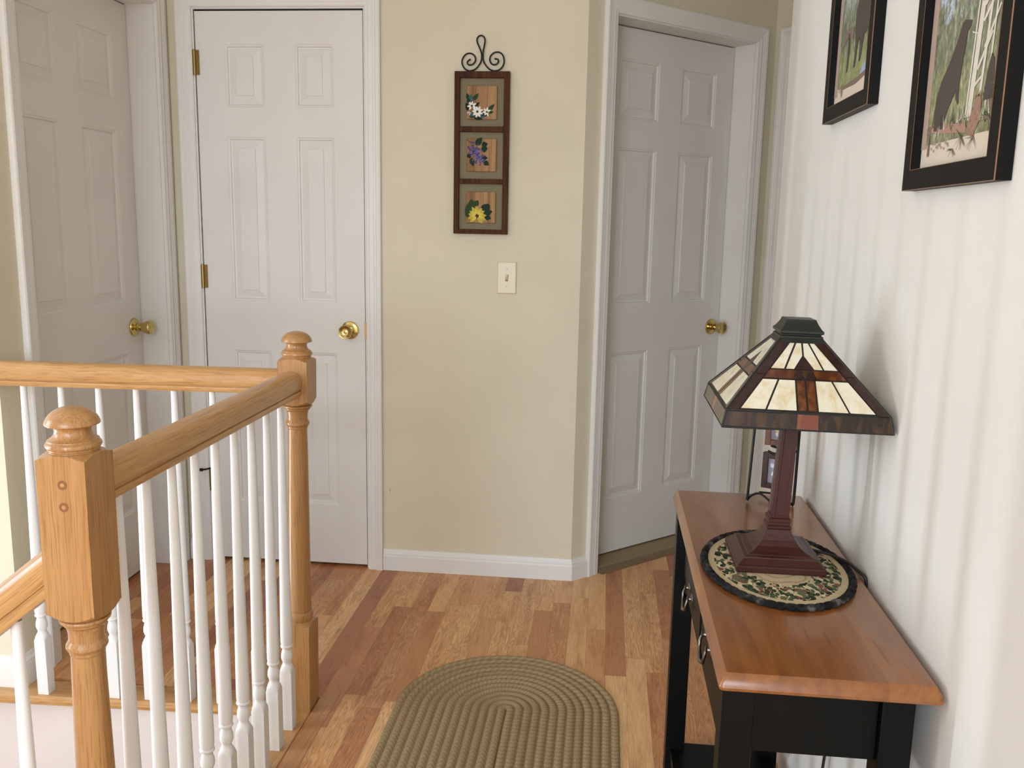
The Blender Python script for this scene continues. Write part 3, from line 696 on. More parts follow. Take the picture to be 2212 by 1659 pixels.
# first tile: daisies
b = MB(); rnd = random.Random(3)
def crop_a(x, y): # zoom 990..1095 x 170..270
    ix, iy = 990 + x / 16.59, 170 + y / 16.59
    return (WX + (ix - 1041.3) * 0.001615, WZ0 + (505.5 - iy) * 0.001587)
for (x, y, a, L, w, c) in ((330, 900, 1.2, 300, 60, 'f_green'), (380, 780, 1.9, 250, 70, 'f_green'), (520, 800, 0.9, 330, 75, 'f_green2'), (430, 760, 1.4, 180, 70, 'f_teal'), (450, 860, 0.7, 160, 50, 'f_teal'), (330, 1150, 1.5, 250, 80, 'f_dark'), (400, 1350, 0.2, 260, 70, 'f_green'), (560, 1400, -0.1, 330, 60, 'f_dark'),
                           (800, 1280, 0.0, 330, 70, 'f_green'), (760, 1370, 0.1, 220, 40, 'f_teal'), (1080, 1150, 0.8, 330, 70, 'f_green2'), (1100, 1230, 0.3, 180, 50, 'f_green2'), (560, 1010, 0.6, 260, 70, 'f_dark'), (420, 1250, -0.5, 180, 60, 'f_teal'), (340, 1020, 2.0, 160, 60, 'f_dark'), (900, 1240, 2.5, 160, 55, 'f_dark')):
    px, pz = crop_a(x, y); L *= 0.0000974; w *= 0.0000974
    flat(b, petal(px, pz, a, L, w), TY - rnd.uniform(0, 0.0003), M[c], 0.0003)
def daisy(b, cx, cy, r, n, m, crop, ph=0.0, cen=None, skip=(), y=TY - 0.0007):
    px, pz = crop(cx, cy)
    for k in range(n):
        if k in skip: continue
        a = ph + 2 * PI * k / n + rnd.uniform(-0.08, 0.08); rr = r * rnd.uniform(0.88, 1.08)
        flat(b, petal(px + 0.16 * r * math.cos(a), pz + 0.16 * r * math.sin(a), a, rr * 0.86, r * 0.21), y - 0.0002 * (k % 2), M[m], 0.0003)
    flat(b, disc(px, pz, r * 0.2), y - 0.0005, M[cen or 'f_brown'], 0.0003)
daisy(b, 690, 1180, 0.0205, 9, 'f_white', crop_a, 0.3); daisy(b, 490, 980, 0.0175, 7, 'f_white', crop_a, 0.5, skip=(5,)); daisy(b, 1030, 1190, 0.0155, 7, 'f_white', crop_a, 0.5, skip=(6,)); daisy(b, 390, 1250, 0.008, 5, 'f_white', crop_a, 0.2, skip=(3,))
b.build('painted_flowers', tiles[0], HO)
# second tile: lilac
def crop_b(x, y):
    ix, iy = 990 + x / 7.905, 280 + y / 7.905
    return (WX + (ix - 1041.3) * 0.001615, WZ0 + (505.5 - iy) * 0.001587)
b = MB()
for (x, y, a, L, w, c) in ((310, 260, 0.9, 170, 55, 'f_green'), (410, 260, 0.3, 110, 50, 'f_green'), (400, 330, 0.2, 120, 55, 'f_green'), (230, 470, -1.3, 150, 45, 'f_green'), (410, 470, 0.0, 110, 40, 'f_green'), (450, 530, -0.6, 110, 45, 'f_green'), (180, 400, -1.2, 90, 40, 'f_dark')):
    px, pz = crop_b(x, y); s = 0.000204; flat(b, petal(px, pz, a, L * s, w * s), TY - 0.0001, M[c], 0.0003)
for k in range(95):
    t = rnd.random(); x = 250 + 160 * t + rnd.gauss(0, 48); y = 300 + 240 * t + rnd.gauss(0, 52)
    x = max(180, min(440, x)); px, pz = crop_b(x, y)
    a = rnd.uniform(0, 6.28)
    for j in range(4): flat(b, petal(px, pz, a + j * PI / 2, 0.0048, 0.0016, 4), TY - 0.0004 - 0.0003 * (k % 3), M['f_purple' if rnd.random() < 0.6 else 'f_purple2'], 0.0002)
p0, p1, p2 = crop_b(145, 160), crop_b(200, 200), crop_b(290, 220)
b.tube([(p0[0], TY - 0.0004, p0[1]), (p1[0], TY - 0.0004, p1[1]), (p2[0], TY - 0.0004, p2[1])], 0.0011, M['f_brown'], 6)
b.build('painted_flowers', tiles[1], HO)
# third tile: yellow daisy
b = MB()
for (x, y, a, L, w, c) in ((300, 1400, 2.4, 190, 70, 'f_green2'), (260, 1330, 1.7, 150, 70, 'f_green2'), (220, 1450, 2.0, 170, 60, 'f_green2'), (420, 1390, 0.8, 190, 65, 'f_green'), (450, 1420, 0.2, 170, 60, 'f_green'), (460, 1470, -0.3, 140, 50, 'f_green'), (300, 1300, 1.0, 120, 50, 'f_green2'), (500, 1360, 0.9, 110, 45, 'f_green'), (180, 1500, 1.7, 150, 40, 'f_green2')):
    px, pz = crop_b(x, y); s = 0.000204; flat(b, petal(px, pz, a, L * s, w * s), TY - 0.0001, M[c], 0.0003)
daisy(b, 345, 1465, 0.0345, 13, 'f_yellow', crop_b, 0.1, skip=(9, 10)); daisy(b, 345, 1465, 0.024, 9, 'f_yellow2', crop_b, 0.4, skip=(6, 7), y=TY - 0.0011)
b.build('painted_flowers', tiles[2], HO)
# iron scroll
raw = [(605, 1065), (540, 1105), (490, 1150), (478, 1210), (520, 1265), (600, 1278), (690, 1245), (750, 1185), (785, 1110), (775, 1010), (730, 935), (660, 885), (580, 863), (500, 867), (410, 910), (340, 985), (295, 1075), (278, 1160), (292, 1250), (330, 1335), (395, 1415), (480, 1465), (580, 1484), (690, 1465), (790, 1415), (870, 1345), (935, 1255), (985, 1160), (1012, 1060), (1018, 960), (1000, 840), (955, 720), (905, 610), (862, 520), (835, 430), (835, 360), (865, 295), (920, 250), (980, 237), (1045, 250), (1095, 295), (1125, 360), (1132, 430), (1118, 530), (1098, 640), (1075, 750), (1062, 860), (1058, 970), (1066, 1070), (1095, 1160), (1140, 1245), (1210, 1335), (1300, 1415), (1400, 1465), (1500, 1485), (1610, 1470), (1710, 1420), (1790, 1340), (1840, 1240), (1855, 1120), (1835, 1010), (1785, 910), (1710, 845), (1610, 817), (1510, 830), (1420, 880), (1350, 955), (1320, 1050), (1330, 1140), (1375, 1215), (1440, 1258), (1520, 1262), (1590, 1230), (1635, 1175), (1640, 1110), (1600, 1065), (1550, 1058), (1490, 1056)]
def dens(pts, k=3):
    out = []
    for i in range(len(pts) - 1):
        p0 = Vector(pts[max(i - 1, 0)]); p1 = Vector(pts[i]); p2 = Vector(pts[i + 1]); p3 = Vector(pts[min(i + 2, len(pts) - 1)])
        for j in range(k):
            t = j / k; out.append(0.5 * ((2 * p1) + (p2 - p0) * t + (2 * p0 - 5 * p1 + 4 * p2 - p3) * t * t + (3 * p1 - p0 - 3 * p2 + p3) * t ** 3))
    out.append(Vector(pts[-1])); return out
s = 0.0000930
P3 = [Vector((WX - 0.0015 + (x - 1040) * s, WY - 0.012, WZ0 + FH + (1508 - y) * s)) for x, y in raw]
b = MB(); b.tube(dens(P3), 0.0027, M['iron'], 10); b.tube([Vector((WX - 0.0015, WY - 0.012, WZ0 + FH + (1508 - y) * s)) for y in (1070, 900)], 0.0048, M['iron'], 10)
b.build('scroll_hanger', hang, HO, smooth=60)

# ------------------------------------------------------------------ light switch
sw = thing('light_switch', 'ivory toggle light switch plate below the flower tile hanging', 'light switch', (-0.354, YB, 1.1305)); SWO = Vector((-0.354, YB, 1.1305))
b = MB(T(*SWO)); b.rings([[(-x, -y_, -z), (x, -y_, -z), (x, -y_, z), (-x, -y_, z)] for x, z, y_ in ((0.0345, 0.057, 0.0), (0.0345, 0.057, 0.003), (0.0325, 0.055, 0.0062), (0.030, 0.0525, 0.0068))], M['switch']); b.build('plate', sw, SWO)
b = MB(T(*SWO)); b.box((-0.0052, -0.0072, -0.0125), (0.0052, -0.0065, 0.0125), M['threshold']); b.build('toggle_slot', sw, SWO)
b = MB(T(*SWO)); b.prism([(-0.0066, -0.006), (-0.0066, 0.007), (-0.016, 0.0125), (-0.017, 0.0075)], -0.004, 0.004, M['switch'], 'yz'); b.build('toggle', sw, SWO, bevel=0.0008)
for z, rot in ((0.0305, 0.25), (-0.0305, 0.6)):
    b = MB(T(SWO.x, SWO.y - 0.0068, SWO.z + z) @ Matrix.Rotation(PI / 2, 4, 'X')); b.lathe([(0, 0), (0.0034, 0), (0.0030, 0.0009), (0, 0.001)], M['switch'], 18)
    b.box((-0.003, -0.0004, 0.0009), (0.003, 0.0004, 0.0012), M['screw'], Matrix.Rotation(rot, 4, 'Z')); b.build('screw', sw, SWO, smooth=40)
# scuff in the back wall paint
b = MB(BACK); b.tube([(-0.782, -0.0002, 0.325), (-0.7865, -0.0002, 0.319), (-0.7855, -0.0002, 0.308)], 0.0009, M['threshold'], 6); 
b.build('scuff_mark', WALL_BACK)

# ------------------------------------------------------------------ framed prints on the right wall
def framed(name, label, y0, y1, z0, z1, forest, painter):
    """Local plane: front faces -X."""
    org = Vector((XR, (y0 + y1) / 2, z0)); t = thing(name, label, 'picture', org, 'black framed prints on the right wall'); fw = 0.031; xf_ = XR - 0.0205
    b = MB(); b.box((xf_, y0, z0), (XR - 0.0005, y0 + fw, z1), M['black_frame']); b.box((xf_, y1 - fw, z0), (XR - 0.0005, y1, z1), M['black_frame'])
    b.box((xf_, y0 + fw, z0), (XR - 0.0005, y1 - fw, z0 + fw), M['black_frame']); b.box((xf_, y0 + fw, z1 - fw), (XR - 0.0005, y1 - fw, z1), M['black_frame']); fr = b.build('frame', t, org)
    e = MB(); w = 0.0011
    def strip(a, c): e.box(a, c, M['gold_edge'])
    x0, x1 = xf_ - 0.0003, xf_ + 0.0008
    strip((x0, y0 - 0.0003, z0), (x1, y0 + w * 1.3, z1)); strip((x0, y0, z0 - 0.0003), (x1, y1, z0 + w * 0.6)); strip((x0, y1 - w * 0.5, z0), (x1, y1 + 0.0002, z1))
    strip((x0, y1 - fw, z0 + fw), (x1, y1 - fw + w, z1 - fw)); strip((x0, y0 + fw - w * 0.6, z0 + fw), (x1, y0 + fw, z1 - fw)); strip((x0, y0 + fw, z0 + fw - w * 0.6), (x1, y1 - fw, z0 + fw))
    e.build('worn_edge', fr, org)
    p = MB(); px = XR - 0.006; p.box((px, y0 + fw, z0 + fw), (px + 0.003, y1 - fw, z1 - fw), M['p_paper']); pr = p.build('print', t, org)
    f = MB(); iy0, iy1, iz0, iz1 = y0 + fw + 0.018, y1 - fw - 0.022, z0 + fw + 0.035, z1 - fw - 0.016
    f.box((px - 0.0004, iy0, iz0), (px + 0.001, iy1, iz1), forest); f.build('forest_scene', pr, org)
    a = MB(); painter(a, px - 0.0006, y0 + fw, y1 - fw, z0 + fw, z1 - fw); a.build('painted_animals', pr, org)
    return t
def pl(a, x, poly, m, dx=0.0):
    LAYER[0] = (LAYER[0] + 1) % 40; a.prism(poly, x - dx, x - dx - 0.0002 - LAYER[0] * 0.000005, M[m], 'yz')
def paint_near(a, x, y0, y1, z0, z1):
    # u: 0 = far side (left in view) .. 1 = near side ; v up, metres
    W = y1 - y0
    U = lambda u, v: (y1 - u * W, z0 + v)
    pl(a, x, [U(0.0, 0.03), U(0.075, 0.03), U(0.075, 0.36), U(0.0, 0.36)], 'p_bark'); pl(a, x, [U(0.10, 0.052), U(0.60, 0.040), U(0.60, 0.052), U(0.10, 0.066)], 'p_rose', 0.0002)
    # tall standing bear, leaning right towards the trunk
    bear = [(0.17, 0.075), (0.155, 0.12), (0.165, 0.165), (0.215, 0.205), (0.30, 0.245), (0.37, 0.285), (0.41, 0.315), (0.43, 0.335), (0.46, 0.340), (0.50, 0.336), (0.545, 0.330), (0.54, 0.318), (0.505, 0.308), (0.495, 0.285), (0.485, 0.255), (0.47, 0.215), (0.46, 0.185), (0.46, 0.155), (0.475, 0.132), (0.465, 0.126), (0.43, 0.145), (0.42, 0.165), (0.39, 0.150), (0.33, 0.118), (0.30, 0.090), (0.29, 0.074), (0.25, 0.076), (0.22, 0.085), (0.21, 0.072)]
    pl(a, x, [U(u, 0.052 + (v - 0.072) * 0.53) for u, v in bear], 'p_bear', 0.0004)
    for u0, u1, w, m in ((0.62, 0.72, 0.026, 'p_birch'), (0.72, 0.82, 0.013, 'p_birch'), (0.86, 0.91, 0.010, 'p_twig'), (0.58, 0.66, 0.008, 'p_birch'), (0.80, 0.86, 0.009, 'p_birch')):
        pl(a, x, [U(u0 - w, 0.06), U(u0 + w, 0.06), U(u1 + w * 0.8, 0.36), U(u1 - w * 0.8, 0.36)], m, 0.0003)
    for (ua, va, ub, vb) in ((0.66, 0.12, 0.80, 0.16), (0.66, 0.165, 0.56, 0.172), (0.68, 0.18, 0.84, 0.215), (0.72, 0.145, 0.86, 0.19), (0.68, 0.20, 0.90, 0.245), (0.64, 0.10, 0.72, 0.107), (0.70, 0.235, 0.58, 0.25), (0.72, 0.25, 0.86, 0.275)):
        pl(a, x, [U(ua, va), U(ua + 0.02, va - 0.003), U(ub + 0.01, vb - 0.0015), U(ub, vb + 0.0015)], 'p_birch', 0.0004)
    pl(a, x, [U(u, v) for u, v in ((0.77, 0.075), (0.87, 0.075), (0.88, 0.10), (0.85, 0.125), (0.82, 0.132), (0.79, 0.11))], 'p_bear', 0.0005)
    pl(a, x, [U(u, v) for u, v in ((0.66, 0.205), (0.75, 0.212), (0.80, 0.24), (0.785, 0.27), (0.71, 0.27), (0.72, 0.235))], 'p_bear', 0.0005)
    pl(a, x, [U(u, v) for u, v in ((0.61, 0.036), (0.70, 0.033), (0.755, 0.052), (0.755, 0.072), (0.735, 0.090), (0.66, 0.068), (0.62, 0.050))], 'p_cone', 0.0006)
    for k in range(7):
        for j in range(3):
            u = 0.625 + 0.034 * j + 0.009 * k; v = 0.037 + 0.0075 * k; pl(a, x, [U(u, v), U(u + 0.018, v + 0.001), U(u + 0.012, v + 0.005)], 'p_rose' if (k + j) % 2 else 'p_twig', 0.0007)
    rg = random.Random(12)
    for k in range(70):   # undergrowth
        u = rg.uniform(0.12, 0.95); v = rg.uniform(0.045, 0.062); L = rg.uniform(0.006, 0.03) * (1.6 if u > 0.75 else 1); pl(a, x, [U(u, v), U(u + 0.008, v), U(min(0.98, u + rg.uniform(-0.03, 0.03)), v + L)], rg.choice(['p_leaf', 'p_twig', 'p_leaf', 'p_birch']), 0.00032)
    rn = random.Random(5)
    for (u, v, n, L) in ((0.55, 0.035, 9, 0.10), (0.70, 0.03, 8, 0.10), (0.86, 0.05, 12, 0.10), (0.45, 0.02, 6, 0.07), (0.92, 0.09, 10, 0.08)):
        for k in range(n):
            an = rn.uniform(2.2, 5.6); du, dv = math.cos(an) * L, math.sin(an) * L * W * 0.6
            pl(a, x, [U(u, v), U(u + 0.006, v + 0.002), U(min(0.985, u + du), max(0.003, v + dv))], 'p_twig' if k % 3 else 'p_leaf', 0.0008)
    pl(a, x, [U(0.10, 0.018), U(0.125, 0.018), U(0.12, 0.062), U(0.105, 0.062)], 'p_twig', 0.0006); pl(a, x, [U(0.075, 0.050), U(0.14, 0.050), U(0.14, 0.060), U(0.075, 0.060)], 'p_twig', 0.0006)
    for k in range(14):   # the small illegible signature
        u = 0.15 + k * 0.018; v = 0.030 + 0.004 * math.sin(k * 2.3); a.tube([(x - 0.0006, *U(u, v)), (x - 0.0006, *U(u + 0.008, v + 0.006 * (1 if k % 2 else -0.6))), (x - 0.0006, *U(u + 0.017, v))], 0.0005, M['p_ink'], 4)
def paint_far(a, x, y0, y1, z0, z1):
    W = y1 - y0; U = lambda u, v: (y1 - u * W, z0 + v)
    pl(a, x, [U(0.0, 0.02), U(0.08, 0.02), U(0.08, 0.36), U(0.0, 0.36)], 'p_bark')
    moose = [(0.50, 0.17), (0.47, 0.20), (0.47, 0.25), (0.52, 0.29), (0.60, 0.325), (0.70, 0.34), (0.80, 0.33), (0.86, 0.28), (0.90, 0.22), (0.88, 0.19), (0.86, 0.18), (0.86, 0.12), (0.84, 0.09), (0.81, 0.12), (0.80, 0.17), (0.72, 0.16), (0.69, 0.12), (0.66, 0.085), (0.62, 0.085), (0.63, 0.13), (0.61, 0.16), (0.57, 0.15), (0.55, 0.11), (0.53, 0.075), (0.49, 0.075), (0.51, 0.12)]
    sv = lambda v: 0.035 + (v - 0.03) * 0.60
    pl(a, x, [U(u, sv(v)) for u, v in moose], 'p_bear', 0.0004)
    pl(a, x, [U(u, sv(v)) for u, v in ((0.30, 0.20), (0.34, 0.20), (0.36, 0.14), (0.34, 0.08), (0.30, 0.07), (0.31, 0.13))], 'p_bear', 0.0004)
    pl(a, x, [U(u, sv(v)) for u, v in ((0.12, 0.16), (0.27, 0.22), (0.44, 0.21), (0.44, 0.17), (0.30, 0.19))], 'p_twig', 0.0003)
    pl(a, x, [U(u, v) for u, v in ((1.0, 0.085), (0.88, 0.075), (0.78, 0.055), (0.60, 0.030), (1.0, 0.030))], 'p_lake', 0.0004)
    pl(a, x, [U(u, v) for u, v in ((0.25, 0.035), (0.6, 0.038), (1.0, 0.048), (1.0, 0.038), (0.6, 0.026), (0.25, 0.028))], 'p_twig', 0.0005); pl(a, x, [U(0.25, 0.0), U(1, 0.0), U(1, 0.038), (U(0.6, 0.026)), U(0.25, 0.028)], 'p_paper', 0.0006)
    rn = random.Random(9)
    for k in range(16):
        u, v = 0.22, 0.04; an = rn.uniform(3.6, 5.8); L = rn.uniform(0.08, 0.16); pl(a, x, [U(u, v), U(u + 0.012, v + 0.002), U(max(0.01, u + math.cos(an) * L), max(0.002, v + math.sin(an) * L * W * 0.7))], 'p_rose' if k % 2 else 'p_twig', 0.0008)
framed('framed_print', 'black framed print of a dark long-legged animal by blue water, farther of the two pictures', 1.778, 2.128, 1.552, 1.985, M['forest_far'], paint_far)
framed('framed_print', 'black framed print of bears beside birch trees, the picture nearest the camera', 1.176, 1.527, 1.3855, 1.820, M['forest_near'], paint_near)

# ------------------------------------------------------------------ console table
TZ = 0.710; TX0, TX1, TY0, TY1 = 0.178, 0.482, 1.184, 2.090
tab = thing('console_table', 'narrow black console table with honey brown wooden top against the right wall', 'table', ((TX0 + TX1) / 2, (TY0 + TY1) / 2, 0)); TO = Vector(((TX0 + TX1) / 2, (TY0 + TY1) / 2, 0))
b = MB(); rs = []
for ins, z, r in ((0.006, TZ - 0.0265, 0.006), (0.001, TZ - 0.0235, 0.007), (0.0, TZ - 0.019, 0.007), (0.0015, TZ - 0.014, 0.006), (0.0075, TZ - 0.004, 0.004), (0.0105, TZ - 0.0005, 0.003), (0.013, TZ, 0.003)):
    ring = []
    for (cx, cy, a0) in ((TX1 - ins - r, TY1 - ins - r, 0), (TX0 + ins + r, TY1 - ins - r, 1), (TX0 + ins + r, TY0 + ins + r, 2), (TX1 - ins - r, TY0 + ins + r, 3)):
        for k in range(5): a = a0 * PI / 2 + k * PI / 8; ring.append((cx + r * math.cos(a), cy + r * math.sin(a), z))
    rs.append(ring)
b.rings(rs, M['tabletop']); b.build('tabletop', tab, TO, smooth=25)
L0 = TZ - 0.0265
for (x0, x1, y0, y1) in ((0.186, 0.231, 1.201, 1.246), (0.186, 0.231, 2.023, 2.068), (0.405, 0.450, 1.201, 1.246), (0.405, 0.450, 2.023, 2.068)):
    b = MB(); b.box((x0, y0, 0), (x1, y1, L0), M['black_paint']); b.build('leg', tab, TO, bevel=0.002)
# front rail with arched lower edge, two drawers in it
def arch(y):
    e = min(y - 1.246, 2.023 - y); return 0.508 - 0.042 * max(0.0, 1 - e / 0.11) ** 2
ys = [1.246 + (2.023 - 1.246) * k / 40 for k in range(41)]
b = MB(); b.prism([(y, arch(y)) for y in ys] + [(2.023, L0), (1.246, L0)], 0.2075, 0.222, M['black_paint'], 'yz'); b.build('front_rail', tab, TO, bevel=0.0015)
for (y0, y1) in ((1.275, 1.615), (1.654, 1.994)):
    b = MB(); b.box((0.2045, y0, 0.535), (0.2135, y1, 0.668), M['black_paint']); dr = b.build('drawer', tab, TO, bevel=0.002)
    ym = (y0 + y1) / 2 + (0.058 if y0 < 1.5 else 0.010); pz = 0.606 if y0 < 1.5 else 0.556
    b = MB(); X0 = 0.2045
    for dy in (-0.030, 0.030):
        b.lathe([(0, 0), (0.011, 0), (0.010, 0.002), (0.005, 0.003), (0.004, 0.007), (0.0060, 0.010), (0.0, 0.012)], M['pewter'], 18, T(X0, ym + dy, pz) @ Matrix.Rotation(-PI / 2, 4, 'Y'))
    bail = [(X0 - dx, ym + dy, pz + dz) for dx, dy, dz in ((0.009, -0.030, 0.0), (0.0125, -0.034, -0.013), (0.0135, -0.026, -0.027), (0.014, -0.010, -0.033), (0.0145, 0.0, -0.036), (0.014, 0.010, -0.033), (0.0135, 0.026, -0.027), (0.0125, 0.034, -0.013), (0.009, 0.030, 0.0))]
    b.tube(bail, [0.0025, 0.003, 0.0028, 0.0038, 0.005, 0.0038, 0.0028, 0.003, 0.0025], M['pewter'], 10); b.build('bail_pull', dr, TO, smooth=45)['label'] = 'pewter bail pull'
for y0, y1 in ((1.213, 1.226), (2.043, 2.056)):
    b = MB(); b.box((0.231, y0, 0.581), (0.405, y1, L0), M['black_paint']); b.build('side_panel', tab, TO, bevel=0.0015)
b = MB(); b.box((0.430, 1.246, 0.535), (0.444, 2.023, L0), M['black_paint']); b.build('back_rail', tab, TO, bevel=0.0015)
b = MB(); b.box((0.198, 1.213, 0.055), (0.438, 2.056, 0.075), M['black_paint']); b.build('lower_shelf', tab, TO, bevel=0.002)

# ------------------------------------------------------------------ oval mat
OX, OY = 0.3285, 1.6005
mat_ = thing('table_mat', 'oval tan table mat with leaf print and dark braided edge under the lamp', 'mat', (OX, OY, TZ)); MO = Vector((OX, OY, TZ))
def ell(a, b_, n, z): return [(OX + a * math.cos(2 * PI * k / n), OY + b_ * math.sin(2 * PI * k / n), z) for k in range(n)]
b = MB(); b.rings([ell(0.125, 0.179, 72, TZ + 0.0002), ell(0.125, 0.179, 72, TZ + 0.006), ell(0.120, 0.174, 72, TZ + 0.007)], M['mat_print']); b.build('printed_centre', mat_, MO, smooth=40)
b = MB(); n = 420; NB = 34
for ph, dr in ((0.0, 1), (PI, 1), (PI / 2, 1)):
    pts = []
    for k in range(n):
        a = 2 * PI * k / n; w = NB * a * 0.5 + ph * 2 / 1.5; off = 0.0038 * math.sin(w); zz = TZ + 0.0062 + 0.0018 * math.cos(2 * w)
        pts.append((OX + (0.1275 + off) * math.cos(a), OY + (0.1815 + off) * math.sin(a), zz))
    b.tube(pts, 0.0043, M['braid'], 8, closed=True)
b.build('braided_edge', mat_, MO, smooth=60)

# ------------------------------------------------------------------ lamp
LX, LY = 0.3345, 1.634; LZ = TZ + 0.0075
lamp = thing('table_lamp', 'mission style stained glass table lamp with square shade on the console table', 'lamp', (LX, LY, LZ)); LO = Vector((LX, LY, LZ))
def drift(z): return -0.0055 + 0.012 * (z - LZ) / 0.28       # the lamp leans a touch towards the wall
b = MB(T(LX, LY, 0))
pr = [(0.077, 0.0), (0.0785, 0.002), (0.0785, 0.010), (0.0770, 0.012), (0.0745, 0.0135), (0.0655, 0.0215), (0.0640, 0.0230), (0.0640, 0.0245), (0.0570, 0.0255), (0.0560, 0.0270), (0.0470, 0.0300), (0.0370, 0.0370), (0.0295, 0.0460), (0.0240, 0.0565), (0.0215, 0.0620), (0.0205, 0.0640)]
b.squares([(h, LZ + z, drift(LZ + z)) for h, z in pr], M['lamp_wood']); b.build('base', lamp, LO, bevel=0.0008)
b = MB(T(LX, LY, 0))
pc = [(0.0195, 0.064), (0.0212, 0.0655), (0.0212, 0.0700), (0.0190, 0.0715), (0.0190, 0.0760), (0.0198, 0.0775), (0.0198, 0.0830), (0.0168, 0.0850), (0.0168, 0.0890)]
b.squares([(h, LZ + z, drift(LZ + z)) for h, z in pc], M['lamp_wood'])
zc0, zc1 = LZ + 0.089, 1.12
def flut(h, z, dx):   # column section: square with a raised panel on every face
    e, d = h * 0.62, h * 0.07; out = []
    for (ax, ay, tx, ty) in ((0, -1, 1, 0), (1, 0, 0, 1), (0, 1, -1, 0), (-1, 0, 0, -1)):
        for s_, k in ((-0.999, 0.0), (-e / h, 0.0), (-e / h + 0.08, -d), (e / h - 0.08, -d), (e / h, 0.0), (0.999, 0.0)):
            out.append((dx + ax * (h + k) + tx * h * s_, ay * (h + k) + ty * h * s_, z))
    return out
b.rings([flut(0.0162 - 0.0044 * k / 6, zc0 + (zc1 - zc0) * k / 6, drift(zc0 + (zc1 - zc0) * k / 6)) for k in range(7)], M['lamp_wood']); b.build('column', lamp, LO)
# shade
SXc, SZ0, SZ1, ZT = LX + 0.0065, 0.9935, 1.0215, 1.133
H0, H1, HT = 0.1385, 0.1325, 0.036
SH = T(SXc, LY, 0) @ Matrix.Translation((0, 0, 1.0)) @ Matrix.Rotation(math.radians(0.7), 4, 'Y') @ Matrix.Translation((0, 0, -1.0))
b = MB(SH)
def sqr(h, z): return [(-h, -h, z), (h, -h, z), (h, h, z), (-h, h, z)]
b.rings([sqr(H0, SZ0), sqr(H1, SZ1), sqr(HT, ZT), sqr(HT - 0.003, ZT), sqr(H1 - 0.004, SZ1 - 0.001), sqr(H0 - 0.003, SZ0), sqr(H0, SZ0)], M['lead'], cap0=False, cap1=False)
for k in range(4):
    a = k * PI / 2 + PI / 4
    cnr = [Vector((math.cos(a) * h * math.sqrt(2), math.sin(a) * h * math.sqrt(2), z)) for h, z in ((H0, SZ0), (H1, SZ1), (HT, ZT))]
    b.tube(cnr, 0.0022, M['lead'], 8)
for h, z in ((H0, SZ0), (H1, SZ1)): b.tube(sqr(h, z), 0.0019, M['lead'], 8, closed=True)
shade = b.build('lamp_shade', lamp, LO)
